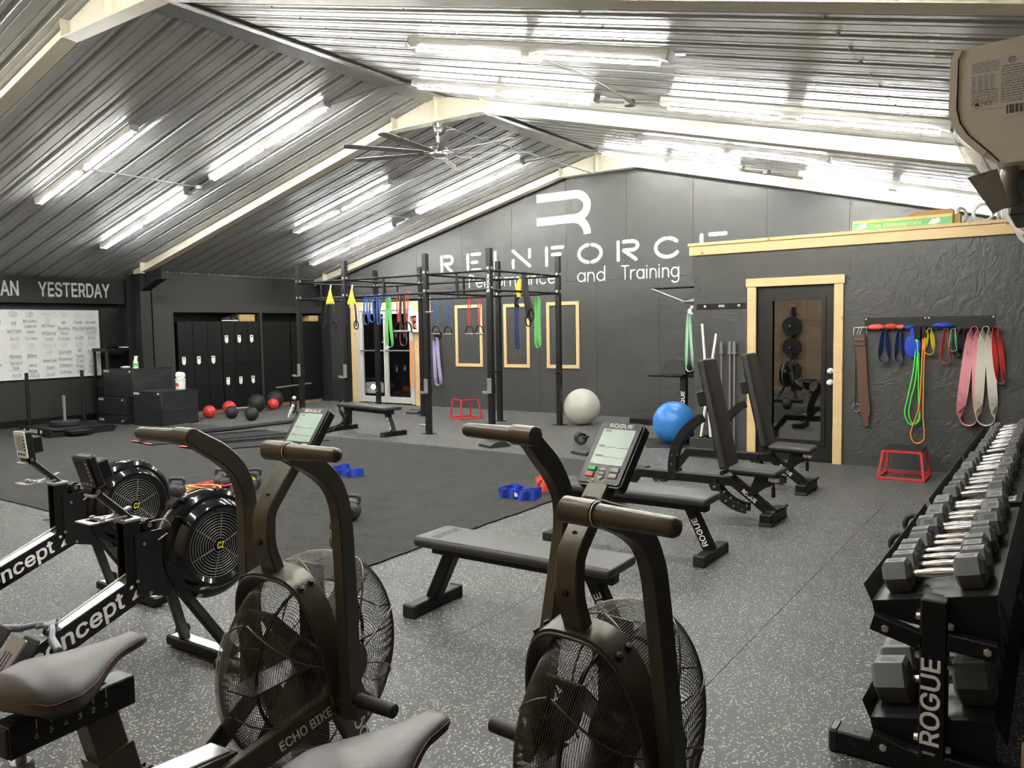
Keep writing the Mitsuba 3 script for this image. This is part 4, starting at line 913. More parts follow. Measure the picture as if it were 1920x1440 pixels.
def hexhead(L, r, b):
    """A six-sided head about x, rounded at both ends, flat side up."""
    prof = [(-L / 2, r - b * 1.6), (-L / 2 + b, r), (L / 2 - b * .8, r), (L / 2, r - b * 1.3)]
    P_ = [(x, 0, 0) for x, _ in prof]
    hexp = [(math.cos(math.radians(30 + 60 * i)), math.sin(math.radians(30 + 60 * i))) for i in range(6)]
    hexp = [(c * math.cos(math.radians(30)) - s * math.sin(math.radians(30)), c * math.sin(math.radians(30)) + s * math.cos(math.radians(30))) for c, s in hexp]
    V = np.vstack([np.array([[x, rr * c, rr * s] for c, s in hexp]) for x, rr in prof]); F = []
    for i in range(3):
        for j in range(6): a, b_ = i * 6 + j, i * 6 + (j + 1) % 6; F += [[a, b_, b_ + 6], [a, b_ + 6, a + 6]]
    V = np.vstack([V, [[prof[0][0], 0, 0], [prof[-1][0], 0, 0]]])
    for j in range(6): F += [[24, (j + 1) % 6, j], [25, 18 + j, 18 + (j + 1) % 6]]
    return M(V, F)
DB = {}
def db_parts(size):
    if size not in DB:
        r, L, g = size; out = []
        h = hexhead(L, r, .014)
        out.append(('head', mikit.ply(shift(h, -(g / 2 + L / 2), 0, 0), 'hex_m')))
        out.append(('head', mikit.ply(shift(mv(h, np.diag([-1, -1, 1, 1.0])), g / 2 + L / 2, 0, 0), 'hex_m')))
        hp = [(.0125, -g / 2 - .005), (.0125, -g / 2 + .008), (.015, -g / 2 + .02), (.0135, -g * .28), (.0165, -g * .1), (.0165, g * .1), (.0135, g * .28), (.015, g / 2 - .02), (.0125, g / 2 - .008), (.0125, g / 2 + .005)]
        out.append(('handle', mikit.ply(lathe(hp, 14, (0, 0, 0), (1, 0, 0)), 'chrome_m', 50)))
        z = r * math.cos(math.radians(30)) * 1.0
        out.append(('stamp', mikit.ply(cat(*[bb(s * (g / 2 + L * .32) - .002, s * (g / 2 + L * .32) + .002, -r * .33, r * .33, z - .001, z + .0006) for s in (-1, 1)] + [bb(s * (g / 2 + L * .55) - L * .18, s * (g / 2 + L * .55) + L * .18, -r * .22, r * .22, z - .001, z + .0005) for s in (-1, 1)]), 'hexend_m')))
        DB[size] = out
    return DB[size]
def dumbbell(y, size, level, label, roll=0.0, dx=0.0, rz=0.0, group=None):
    r, L, g = size; z = (.585 if level else .145) + (.36 - .165) * 0
    xc = -.37 + dx; zs = z + (xc + .555) * TS; ap = r * math.cos(math.radians(30)) if abs(roll) < 1 else r * max(abs(math.cos(math.radians(30 - abs(roll) % 60))), .866)
    mat = T().translate([xc, y, zs + (ap + .004) / math.cos(math.radians(13))]).rotate([0, 0, 1], rz).rotate([0, 1, 0], -13).rotate([1, 0, 0], roll)
    t = thing('dumbbell', label, 'dumbbell', group=group, mat=mat)
    for nm, d in db_parts(size):
        k = num(t + '__' + nm); scene[k] = {**d, 'to_world': mat}
ORD = 'nearest second third fourth fifth sixth seventh eighth ninth tenth eleventh twelfth'.split()
ys1 = [3.19, 3.31, 3.43, 3.55, 3.665, 3.785, 3.91, 4.035, 4.155, 4.285, 4.43, 4.555]
rolls = [0, 0, 4, 0, -6, 0, 30, 0, 20, 0, 14, 0]
for i, y in enumerate(ys1):
    s = (.064, .095, .145) if i < 2 else (.060, .088, .145)
    dumbbell(y, s, 1, ('%s hex dumbbell on the top tray of the near rack, counted from the camera' % ORD[i]) if i else 'hex dumbbell at the near end of the top tray, closest to the lettered post', rolls[i], [0, .01, 0, -.005, .01, 0, .02, -.01, .012, 0, .01, 0][i])
for i, y in enumerate(np.linspace(4.86, 6.25, 10)):
    dumbbell(y, (.056, .080, .14), 1, '%s hex dumbbell on the top tray of the second rack, counted from the camera' % ORD[i], [0, 0, 10, 0, 0, 30, 0, 0, 0, 0][i], .006 * (i % 3 - 1))
for i, y in enumerate(np.linspace(6.58, 8.15, 12)):
    dumbbell(y, (.050, .070, .135), 1, '%s hex dumbbell on the top tray of the farthest rack, counted from the camera' % ORD[i], [0, 30, 0, 8][i % 4], .006 * (i % 3 - 1))
for i, y in enumerate((3.24, 3.43, 3.62, 3.81, 4.0, 4.19, 4.38)):
    dumbbell(y, (.088, .125, .15), 0, 'large hex dumbbell on the lower tray, %s' % ('at the near end beside the lettering' if not i else ORD[i] + ' from the near end'), 0 if i != 1 else 8)
# handles and floor things near the far rack
for i, (x, y, z) in enumerate(((-.78, 5.75, .30), (-.80, 5.35, .26), (-.78, 5.15, .22))):
    t = thing('handle_hoop', '%s of three black hooped handles sticking out beside the second dumbbell rack' % ('farthest', 'middle', 'nearest')[i], 'handle')
    part(t, 'hoop', tube(spline([(x + .22, y, z - .14 if i else z - .16), (x + .02, y, z - .14), (x - .06, y, z - .06), (x - .04, y, z + .01), (x + .04, y, z + .03), (x + .24, y, z + .03)], 6), .017, 10), 'rubber_m', True)
    part(t, 'stand', bb(x + .20, x + .24, y - .03, y + .03, 0, z + .06), 'black_m')
# ---------------------------------------------------------------- fan bikes: local x right, y forward, z up
def fan_bike(label, loc, rz, thR, thL, guard=False, seat_label=None):
    t = thing('fan_bike', label, 'exercise bike', loc, rz)
    yc, zc, R = .32, .525, .352
    th = np.linspace(0, 2 * PI, 65)[:-1]
    # lateral arch over the cage, standing on the two pivots
    td = nrm(A(0, -.085, .40)); an = nrm(A(0, .40, .085)); AH = .408
    aps = [A(.182 * np.sign(math.cos(a)) * abs(math.cos(a)) ** .62, .247, .455) + td * AH * abs(math.sin(a)) ** .72 for a in np.linspace(0.0, PI, 41)]
    part(t, 'arch', ribbon(aps, an, .088, .012), 'bike_m', 40)
    for e in (-1, 1): part(t, 'arch_lip', tube([p + an * .043 * e for p in aps], .0055, 6), 'bike_m', True)
    # wire cages: rings that follow a dome, held by spokes
    dome = lambda q: (.075 + (R - .08) * math.cos(q * PI / 2) ** .85, .004 + .156 * math.sin(q * PI / 2) ** .9)       # (radius, offset) from rim to hub
    for s in (-1, 1):
        ws = []
        for q in np.linspace(0.0, 1, 46):
            r, w = dome(q); ws.append(tube([(s * w, yc + r * math.cos(a), zc + r * math.sin(a)) for a in th[::1]], .0011, 4, True, up=A(1, 0, 0)))
        part(t, 'wire_cage', cat(ws), 'cage_m', True, kind='stuff')
        for a in np.radians(np.arange(10, 370, 45)):
            part(t, 'cage_spoke', tube([(s * (dome(q)[1] + .003), yc + dome(q)[0] * math.cos(a + .35 * q), zc + dome(q)[0] * math.sin(a + .35 * q)) for q in np.linspace(0, 1, 12)], .0032, 5), 'cage_m', True)
        part(t, 'hub_plate', lathe([(0, .006), (.072, .006), (.075, .003), (.075, -.004), (0, -.004)], 28, (s * .163, yc, zc), (s, 0, 0)), 'bike_m', 30)
        part(t, 'hub_nut', cat(cyl((s * .165, yc, zc), (s * .185, yc, zc), .014, 6), bar((s * .17, yc + .005, zc - .01), (s * .17, yc + .01, zc - .05), .008, .016)), 'black_m')
    # fan inside
    part(t, 'fan_drum', cyl((-.05, yc, zc), (.05, yc, zc), .06, 20), 'black_m', 40)
    for a in np.radians(np.arange(0, 360, 45)):
        d = A(0, math.cos(a), math.sin(a)); e = A(0, -math.sin(a), math.cos(a))
        part(t, 'fan_blade', bar(A(0, yc, zc) + d * .055, A(0, yc, zc) + d * .315, .11, .006, e, 0), 'blade_m')
    part(t, 'blade_ring', tube([(0, yc + .25 * math.cos(a), zc + .25 * math.sin(a)) for a in th], .006, 6, True), 'black_m', True)
    # monitor mast
    sp_ = A(0, .160, .872)
    part(t, 'mast_saddle', ribbon([p + td * .010 for p in aps[12:29]], an, .084, .006), 'bike_m', 40)
    for i, e in ((13, .022), (27, .022), (13, -.022), (27, -.022)): part(t, 'bolt', lathe([(0, .014), (.009, .013), (.010, .004), (.013, .003), (.013, 0)], 10, aps[i] + td * .012 + an * e, td + A(.5 * np.sign(aps[i][0]), 0, 0)), 'black_m', 40)
    mast = spline([A(0, .155, .868), A(0, .128, .94), A(0, .125, 1.0), A(0, .135, 1.055), A(0, .19, 1.12), A(0, .265, 1.20), A(0, .31, 1.255)], 6)
    part(t, 'mast', sweep(mast, rect(.038, .066, .004), up=A(1, 0, 0)), 'bike_m', 30)
    for i in (8, 22): part(t, 'mast_screw', lathe([(0, .006), (.009, .004), (.009, 0)], 10, mast[i] + A(0, -.02, 0), (0, -1, 0)), 'black_m')
    # monitor
    u = nrm(A(0, .108, .128)); n = np.cross(A(1, 0, 0), u); n = n if n[1] < 0 else -n; c = A(0, .305, 1.275)
    Q = frame(c, A(1, 0, 0), u, n)
    pg = sbox(-.055, -.085, .055, .085).buffer(.012, quad_segs=4)
    k = part(t, 'monitor', mv(cat(shift(prism(pg, .028), 0, 0, -.03), shift(prism(pg.buffer(-.006), .004), 0, 0, -.002)), Q), 'blacksat_m')
    part(k, 'screen', mv(box((0, .018, .002), (.098, .108, .002)), Q), 'lcd_m')
    part(k, 'lettering', mv(shift(txt('ROGUE', .0115, .07, True, .0008), -.035, .077, .002), Q), 'letter_m')
    fr = []
    for y, w in ((.034, .09), (-.002, .05), (-.002, -.03), (.0, 0)): pass
    part(k, 'screen_lines', mv(cat(box((.012, .016, .0032), (.074, .0007, .0004)), box((.012, -.013, .0032), (.074, .0007, .0004))), Q), 'ink_m')
    for x, y, w in ((-.034, .066, .020), (-.034, .0185, .016), (-.031, -.0105, .022)): part(k, 'screen_tag', mv(box((x, y, .0032), (w, .006, .0004)), Q), 'faint_m')
    for x, y, w, h, m in ((-.035, -.050, .026, .015, 'btn_green_m'), (-.035, -.068, .026, .015, 'btn_red_m'), (.035, -.050, .026, .014, 'btn_gray_m'), (.035, -.067, .026, .014, 'btn_gray_m'), (.0, -.062, .018, .011, 'btn_gray_m')):
        part(k, 'button', mv(box((x, y, .003), (w, h, .005), .002), Q), m)
    for s in (1, -1): part(k, 'arrow_button', mv(shift(prism(Polygon([(-.011, 0), (.011, 0), (0, .011 * s)] if s > 0 else [(-.011, 0), (0, -.011), (.011, 0)]), .004), 0, -.062 + s * .008, .001), Q), 'btn_gray_m')
    for x in (-.020, .014): part(k, 'round_mark', mv(lathe([(0, .003), (.005, .003), (.005, 0)], 12, (x, -.082, .0)), Q), 'btn_gray_m')
    part(k, 'small_print', mv(cat(shift(txt('BLUETOOTH', .004, .018, True, .0005), -.045, -.084, .0022), shift(txt('CONNECT', .004, .018, True, .0005), .022, -.084, .0022)), Q), 'btn_gray_m')
    # swinging arms with grips, turned about the lower pivot
    PV = A(0, .245, .46)
    for s, thd in ((1, thR), (-1, thL)):
        ph = math.radians(thd - 18.4); ca, sa = math.cos(ph), math.sin(ph)
        w0 = .218
        def pt(y, z, x=w0): return A(s * x, PV[1] + ca * y - sa * z, PV[2] + sa * y + ca * z)
        pts = [pt(.005, -.03), pt(.0, .14), pt(-.005, .34), pt(-.012, .52), pt(-.022, .61), pt(-.055, .685), pt(-.12, .745), pt(-.19, .785), pt(-.245, .815)]
        sp = spline(pts, 4); sc = np.interp(np.linspace(0, 1, len(sp)), [0, .6, .8, 1], [1.1, 1.0, 1.05, .9])
        part(t, 'arm', sweep(sp, rect(.058, .040, .004), up=A(1, 0, 0), scale=sc) if True else None, 'bike_m', 30)
        hb = pt(-.262, .815); ax = A(s, 0, 0)
        k = part(t, 'arm_hub', cyl(hb - ax * .045, hb + ax * .035, .0275, 24, bev=.003), 'bike_m', 40)
        part(t, 'grip', sweep([hb + ax * d for d in (.03, .04, .17, .205, .214, .218)], circ(1, 22), scale=[.0215, .0225, .0205, .0200, .016, .008]), 'bike_m', 40)
        if s > 0: part(t, 'grip_ring', tube([hb + ax * .036 + A(0, .0245 * math.cos(a), .0245 * math.sin(a)) for a in th[::3]], .0025, 6, True), 'zinc_m', True)
        part(t, 'foot_peg', cyl((s * .24, .252, .455), (s * .385, .252, .45), .022, 20, bev=.003), 'rubber_m', 40)
        part(t, 'peg_end', lathe([(0, .002), (.012, .002), (.012, 0)], 14, (s * .385, .252, .45), (s, 0, 0)), 'black_m')
        part(t, 'arm_shoe', bar((s * .218, .247, .45), (s * .222, .255, .40), .05, .07, (1, 0, 0), .004), 'bike_m')
        # side frame: beam rising to the pivot and leg down to the front foot
        part(t, 'side_beam', bar((s * .06, -.14, .33), (s * .165, .255, .447), .034, .085, (0, 0, 1), .004), 'bike_m')
        part(t, 'front_leg', bar((s * .165, .245, .44), (s * .165, .455, .06), .034, .082, (0, 1, 0), .004), 'bike_m')
        part(t, 'pivot_tube', cyl((s * .12, .245, .455), (s * .235, .245, .455), .03, 18), 'bike_m', 40)
        d = nrm(A(0, .385, .112)); f = nrm(A(0, .21, -.38))
        part(t, 'beam_lettering', onto(txt('ECHO BIKE', .030, .185, True, .0008), A(s * (.1265 if s > 0 else .172), .04 if s > 0 else .225, .362 if s > 0 else .42), (d + A(.26 * s, 0, 0)) * s, np.cross(A(s, -.26, 0), d * s)), 'logo_m')
        part(t, 'leg_lettering', onto(txt('ROGUE', .036, .22, True, .0008), A(s * .1825, .275 if s > 0 else .39, .385 if s > 0 else .16), f * s, np.cross(A(s, 0, 0), f * s)), 'logo_m')
    # base, feet, crank case, seat post
    part(t, 'spine', bar((0, -.70, .075), (0, .50, .075), .08, .06, (0, 0, 1), .006), 'bike_m')
    for y, w in ((-.70, .58), (.49, .52)):
        part(t, 'foot_bar', box((0, y, .05), (w, .075, .06), .006), 'bike_m')
        for s in (-1, 1): part(t, 'foot_pad', box((s * (w / 2 - .04), y, .012), (.08, .085, .024), .004), 'rubber_m')
    part(t, 'crank_case', prism(Polygon([(-.44, .12), (-.44, .36), (-.30, .425), (-.06, .395), (-.02, .33), (.0, .12)]), .11, frame(A(-.055, 0, 0), A(0, 1, 0), A(0, 0, 1), A(1, 0, 0))), 'bike_m')
    part(t, 'case_reflection', mv(box((0, 0, 0), (.085, .22, .006), .003), frame(A(0, -.18, .4135), A(1, 0, 0), nrm(A(0, .24, -.03)), nrm(A(0, .03, .24)))), 'alum_m', label='bright reflection on top of the crank case, put in as a pale plate')  # reflection on the case top, put in as a pale metal plate
    for s in (-1, 1):
        part(t, 'crank_arm', bar((s * .075, -.12, .27), (s * .085, -.12 + s * .13, .27 - s * .09), .02, .035, (1, 0, 0), .004), 'black_m')
        part(t, 'pedal', cat(box((s * .15, -.12 + s * .13, .27 - s * .09), (.10, .09, .022), .004), *[box((s * .15 + dx, -.12 + s * .13, .27 - s * .09), (.006, .10, .034)) for dx in (-.045, -.015, .015, .045)]), 'rubber_m')
    part(t, 'seat_post', bar((0, -.445, .67), (0, -.375, .40), .062, .082, (0, 1, 0), .004), 'bike_m')
    part(t, 'post_sleeve', bar((0, -.418, .565), (0, -.345, .26), .080, .10, (0, 1, 0), .005), 'bike_m')
    part(t, 'post_knob', cat(cyl((.03, -.49, .50), (.05, -.53, .47), .012, 10), cyl((.045, -.525, .475), (.075, -.585, .43), .028, 14, .034, bev=.004)), 'graymetal_m', 40)
    k = part(t, 'seat_rail', box((0, -.51, .70), (.066, .31, .075), .003), 'blacksat_m')
    part(k, 'slot', box((0, -.53, .738), (.026, .22, .004)), 'emboss_m'); part(k, 'end_cap', box((0, -.667, .70), (.06, .008, .068), .003), 'rubber_m')
    tk = [box((.0336, -.605 + .034 * i, .722), (.001, .0018, .022)) for i in range(6)]
    for i, m in enumerate(tk): part(k, 'tick_mark', m, 'btn_gray_m')
    for i in range(6): part(k, 'numeral', onto(txt(str(6 - i), .0135, None, False, .0006), (.0335, -.610 + .034 * i, .688), (0, 1, 0), (0, 0, 1)), 'btn_gray_m')
    part(t, 'rail_knob', cat(cyl((0, -.625, .665), (0, -.625, .63), .011, 10), cyl((0, -.625, .635), (0, -.625, .58), .026, 14, bev=.004)), 'graymetal_m', 40)
    # saddle: lofted
    ys = np.linspace(0, 1, 27); V = []; n = 28
    for q in ys:
        y = -.665 + .365 * q
        hw = np.interp(q, [0, .04, .12, .3, .45, .6, .75, .92, 1], [.04, .085, .120, .127, .105, .070, .045, .034, .012])
        top = np.interp(q, [0, .08, .25, .5, .75, .93, 1], [.815, .842, .852, .838, .832, .834, .812]); bot = np.interp(q, [0, .2, .45, .7, 1], [.772, .752, .76, .79, .798])
        for j in range(n):
            a = 2 * PI * j / n; ca, sa = math.cos(a), math.sin(a)
            x = hw * np.sign(ca) * abs(ca) ** .75; z = (top + bot) / 2 + (top - bot) / 2 * np.sign(sa) * abs(sa) ** .7
            z -= .035 * (abs(x) / .127) ** 2 * (1 if sa > -.3 else .3); V.append((x, y, z))
    k0 = len(V); V += [(0, -.668, .79), (0, -.297, .803)]; F = []
    for i in range(len(ys) - 1):
        for j in range(n):
            a, b = i * n + j, i * n + (j + 1) % n; F += [[a, b, b + n], [a, b + n, a + n]]
    for j in range(n): F += [[k0, (j + 1) % n, j], [k0 + 1, (len(ys) - 1) * n + j, (len(ys) - 1) * n + (j + 1) % n]]
    k = part(t, 'saddle', M(V, F), 'seat_m', True); Va = np.array(V[:k0]).reshape(len(ys), n, 3)
    for s in (0, 1):
        idx = 1 if s == 0 else n // 2 - 1
        part(k, 'stitching', tube([Va[i, idx] * [1.012, 1, 1] + [0, 0, .0012] for i in range(1, len(ys) - 1)], .0016, 5), 'pinkbk2_m', True, label='thin dark red seam')
    part(t, 'saddle_clamp', cat(box((0, -.50, .755), (.05, .10, .03), .004), cyl((-.045, -.50, .75), (.045, -.50, .75), .012, 10)), 'black_m')
    if guard:
        P_ = []; na, nq = 14, 8
        for i in range(na + 1):
            a = math.radians(150 + 90 * i / na)
            for j in range(nq + 1):
                q = -.02 + .62 * j / nq * (.35 + .65 * math.sin(PI * (i + 1) / (na + 2))); r, w = dome(max(q, 0)); P_.append((-(w + .008), yc + (r + .01) * math.cos(a), zc + (r + .01) * math.sin(a)))
        F = [f for i in range(na) for j in range(nq) for f in ([i * (nq + 1) + j, (i + 1) * (nq + 1) + j, (i + 1) * (nq + 1) + j + 1], [i * (nq + 1) + j, (i + 1) * (nq + 1) + j + 1, i * (nq + 1) + j + 1])]
        part(t, 'wind_shield', M(P_, F), 'smoke_m', True, label='smoky clear plastic shield')
    return t
P('blade_m', (0.03, 0.028, 0.024), 0.35, 0.3)
P('pinkbk2_m', (0.16, 0.03, 0.03), 0.6)
fan_bike('left foreground olive gray fan bike with a clear shield on its cage', (-1.99, 1.40, 0), 6, 18.4, 15.6, True)
fan_bike('right foreground olive gray fan bike, its monitor facing the camera', (-.985, 1.50, 0), -6, 26, 2.6)

# ---------------------------------------------------------------- rowing machines
def rower(label, loc, rz, face):
    t = thing('rowing_machine', label, 'rowing machine', loc, rz)
    yc, zc = -.02, .58; ax = (1, 0, 0)
    k = part(t, 'flywheel_housing', lathe([(0, -.105), (.16, -.105), (.215, -.098), (.248, -.075), (.262, -.045), (.258, -.036)], 56, (0, yc, zc), ax), 'blackgloss_m', 25)
    part(t, 'housing_band', lathe([(.256, -.037), (.258, -.030), (.258, -.012), (.256, -.005)], 56, (0, yc, zc), ax), 'gray_m', 25, label='gray band around the housing')
    part(t, 'housing_cover', lathe([(.258, -.006), (.266, -.002), (.267, .020), (.260, .052), (.240, .066), (.222, .070), (.205, .104), (.196, .112), (.182, .112), (.160, .096), (.156, .080), (0, .080)], 56, (0, yc, zc), ax), 'blackgloss_m', 22)
    rings = [part(t, 'grill_ring', tube([(.094 + .010 * (1 - r / .155), yc + r * math.cos(a), zc + r * math.sin(a)) for a in np.linspace(0, 2 * PI, 49)[:-1]], .0022, 5, True, up=A(1, 0, 0)), 'graymetal_m', True) for r in np.linspace(.035, .155, 10)]
    for i in range(6):
        a = math.radians(20 + 60 * i); part(t, 'grill_spoke', tube([(.104, yc + .03 * math.cos(a), zc + .03 * math.sin(a)), (.092, yc + .158 * math.cos(a), zc + .158 * math.sin(a))], .0022, 5), 'graymetal_m', True)
    k = part(t, 'grill_hub', lathe([(0, .108), (.028, .106), (.030, .092), (0, .092)], 20, (0, yc, zc), ax), 'black_m', 30)
    part(k, 'emblem', onto(txt('C2', .030, .036, True, .001, .2), (.1085, yc - .020, zc - .014), (0, 1, 0), (0, 0, 1)), 'logoyellow_m', label='yellow maker emblem')
    part(t, 'housing_fin', mv(box((.06, 0, 0), (.05, .012, .10), .004), frame(A(.03, yc - .17, zc + .14), A(1, 0, 0), nrm(A(0, .8, .6)), nrm(A(0, -.6, .8)))), 'blackgloss_m')
    part(t, 'damper_latch', cat(mv(box((0, 0, 0), (.075, .06, .03), .008), frame(A(-.015, yc - .155, zc + .222), A(1, 0, 0), nrm(A(0, .82, .57)), nrm(A(0, -.57, .82)))), cyl((.02, yc - .135, zc + .235), (.05, yc - .135, zc + .235), .014, 10)), 'blackgloss_m')
    for a in (50, 58, 66, 74): a = math.radians(a + 10); part(t, 'rim_clip', box((.035, yc + .262 * math.cos(a), zc + .262 * math.sin(a)), (.03, .014, .014), .003), 'black_m')
    # sloping main beam with the lettering, chain on top
    a, b = A(0, -.30, .495), A(0, -1.02, .215); d = nrm(a - b); upv = np.cross(A(1, 0, 0), d)
    k = part(t, 'main_beam', bar(a, b, .072, .112, (0, 0, 1), .004), 'blackgloss_m')
    part(k, 'top_plate', mv(box((0, -.36, .0575), (.060, .60, .004), .001), frame(a, A(1, 0, 0), d, upv)), 'alum_m')
    part(k, 'lettering', onto(txt('concept 2', .072, .52, True, .0008, .22), a - d * .615 + A(.0365, 0, 0) - upv * .026, d, upv), 'letter_m', label='white slanted lettering')
    part(k, 'yellow_mark', onto(prism(Polygon([(0, 0), (.05, .03), (.02, -.03)]), .001), a - d * .68 + A(.0365, 0, 0), d, upv), 'logoyellow_m')
    part(t, 'chain', tube([a - d * .02 + upv * .085, a - d * .45 + upv * .074], .005, 6), 'zinc_m', True)
    # handle with two gray grips
    h = a - d * .47 + upv * .085
    part(t, 'handle', cat(tube(spline([h + A(-.22, -.075, -.03), h + A(-.13, -.055, -.018), h + A(-.06, -.02, -.002), h + A(0, 0, 0), h + A(.06, -.02, -.002), h + A(.13, -.055, -.018), h + A(.22, -.075, -.03)], 5), .013, 10), tube([h + A(-.05, -.03, -.008), h + A(0, .02, .012), h + A(.05, -.03, -.008)], .010, 8), box(h, (.045, .05, .03), .008)), 'handle_gray_m', True)
    for s in (-1, 1): part(t, 'grip', cyl(h + A(s * .12, -.052, -.017), h + A(s * .225, -.077, -.031), .0165, 14, bev=.004), 'handle_gray_m', 40)
    part(t, 'handle_hook', box(h + A(0, .01, -.04), (.06, .06, .05), .006), 'black_m')
    # upright with the monitor arm
    for s in (-1, 1):
        part(t, 'upright_plate', box((s * .032, -.415, .625), (.012, .075, .29), .004), 'black_m')
        part(t, 'side_plate', prism(Polygon([(-.40, .44), (-.40, .70), (-.27, .70), (-.20, .64), (-.20, .46), (-.26, .40)]).buffer(.01), .006, frame(A(s * .04 - .003, 0, 0), A(0, 1, 0), A(0, 0, 1), A(1, 0, 0))), 'blacksat_m')
        for y, z in ((-.37, .66), (-.25, .66), (-.25, .48), (-.41, .50), (-.35, .43)): part(t, 'bolt', lathe([(0, .006), (.008, .004), (.008, 0)], 8, (s * .046, y, z), (s, 0, 0)), 'steel_m', 40)
    part(t, 'upright_cap', box((0, -.415, .775), (.085, .085, .02), .006), 'graymetal_m')
    part(t, 'arm_bracket', cat(bar((0, -.40, .735), (0, -.32, .735), .05, .05, (0, 0, 1), .01), cyl((-.035, -.335, .738), (.035, -.335, .738), .028, 16)), 'black_m', 40)
    part(t, 'monitor_arm', sweep([(0, -.335, .735), (0, -.40, .77), (0, -.555, .925)], rect(.030, .042, .006), up=A(1, 0, 0)), 'blacksat_m')
    for y, z in ((-.335, .738), (-.56, .932)): part(t, 'joint', cat(cyl((-.03, y, z), (.03, y, z), .026, 16), *[lathe([(0, .007), (.011, .005), (.011, 0)], 10, (s * .03, y, z), (s, 0, 0)) for s in (-1, 1)]), 'blacksat_m' if y > -.4 else 'black_m', 40)
    part(t, 'joint_bolt', lathe([(0, .006), (.011, .005), (.011, 0)], 12, (.0365, -.56, .932), (1, 0, 0)), 'steel_m', 40); part(t, 'joint_bolt', lathe([(0, .006), (.011, .005), (.011, 0)], 12, (.0365, -.335, .738), (1, 0, 0)), 'steel_m', 40)
    tilt = nrm(A(0, -.10, 1)) if face == 'light' else nrm(A(0, -.30, 1)); nn = np.cross(A(1, 0, 0), tilt); nn = nn if nn[1] < 0 else -nn
    Q = frame(A(0, -.590, 1.015), A(1, 0, 0), tilt, nn)
    k = part(t, 'monitor', mv(box((0, 0, -.02), (.118, .148, .038), .008), Q), 'blacksat_m')
    part(k, 'bezel', mv(prism(sbox(-.052, -.067, .052, .067).buffer(.006), .006), Q), 'lcdface_m' if face == 'light' else 'blackgloss_m')
    part(k, 'screen', mv(box((-.008, .012, .0068), (.072, .085, .001)), Q), 'lcdgray_m' if face == 'light' else 'emboss_m')
    for i in range(5): part(k, 'side_button', mv(box((.042, .045 - .018 * i, .007), (.012, .009, .004), .001), Q), 'btn_gray_m' if face != 'light' else 'black_m')
    for i in range(3): part(k, 'button', mv(box((-.03 + .028 * i, -.052, .007), (.016, .012, .004), .002), Q), 'black_m' if face == 'light' else 'graymetal_m')
    part(k, 'battery_box', mv(box((.0, -.01, -.062), (.10, .09, .05), .006), Q), 'black_m')
    part(t, 'monitor_neck', mv(cat(box((0, -.085, -.015), (.05, .03, .02), .004), box((0, -.10, .01), (.07, .015, .03), .004)), Q), 'alum_m')
    part(t, 'phone_cradle', cat(*[bar((x, -.44, .80), (x * 1.6, -.60, .80), .016, .006, (0, 0, 1)) for x in (-.035, .035)], bar((-.06, -.60, .80), (.06, -.60, .80), .03, .006), bar((0, -.40, .83), (0, -.54, .79), .03, .008), *[box((x, -.55, .808), (.02, .02, .016), .003) for x in (-.04, 0, .04)]), 'alum_m')
    part(t, 'cable', tube(spline([(.03, -.34, .75), (.05, -.27, .75), (.05, -.24, .70), (.045, -.30, .66)], 5), .004, 6), 'graymetal_m', True)
    # front legs, foot bar and casters
    for s in (-1, 1): part(t, 'front_leg', bar((s * .03, -.22, .44), (s * .20, -.03, .06), .035, .045, (0, 1, 0), .004), 'black_m')
    k = part(t, 'foot_bar', box((0, -.02, .035), (.64, .085, .05), .006), 'black_m'); part(k, 'top_cover', box((0, -.02, .062), (.58, .06, .004), .001), 'alum_m')
    for s in (-1, 1): part(t, 'caster', cyl((s * .30, .035, .06), (s * .335, .035, .06), .036, 16, bev=.004), 'rubber_m', 40)
    # foot boards, monorail, sliding seat and rear leg
    for s in (-1, 1):
        k = part(t, 'foot_board', mv(box((0, 0, 0), (.115, .30, .012), .005), frame(A(s * .115, -.98, .30), A(1, 0, 0), nrm(A(0, .62, .78)), nrm(A(0, -.78, .62)))), 'rubber_m')
        part(k, 'toe_piece', mv(prism(sbox(-.045, -.09, .045, .10).buffer(.01).difference(union_all([sbox(-.03 + .022 * i, -.05, -.02 + .022 * i, .05) for i in range(3)])), .008), frame(A(s * .115, -1.0, .345), A(1, 0, 0), nrm(A(0, .62, .78)), nrm(A(0, -.78, .62)))), 'graymetal_m')
        part(k, 'strap', ribbon(spline([(s * .115 - .065, -.97, .30), (s * .115 - .05, -1.06, .34), (s * .115 + .05, -1.06, .34), (s * .115 + .065, -.97, .30)], 5), (0, .6, .8), .035, .004), 'black_m')
        part(k, 'heel_cup', mv(box((0, 0, 0), (.10, .09, .05), .02), frame(A(s * .115, -1.06, .22), A(1, 0, 0), nrm(A(0, .62, .78)), nrm(A(0, -.78, .62)))), 'rubber_m')
    part(t, 'monorail', bar((0, -.98, .25), (0, -2.42, .30), .06, .075, (0, 0, 1), .004), 'alum_m')
    part(t, 'sliding_seat', cat(box((0, -1.55, .365), (.31, .22, .045), .018), box((0, -1.55, .325), (.12, .18, .04), .006)), 'rubber_m')
    part(t, 'rear_leg', cat(bar((0, -2.40, .28), (0, -2.42, .05), .05, .05, (0, 1, 0), .004), box((0, -2.42, .03), (.42, .06, .05), .006)), 'black_m')
    return t
P('lcdface_m', (0.60, 0.63, 0.63), 0.35)
rower('rear rowing machine with a light gray monitor, at the left edge of the turf', (-4.64, 2.56, 0), 1, 'light')
rower('front rowing machine with a black monitor, partly behind the left fan bike', (-3.43, 2.29, 0), 1, 'dark')
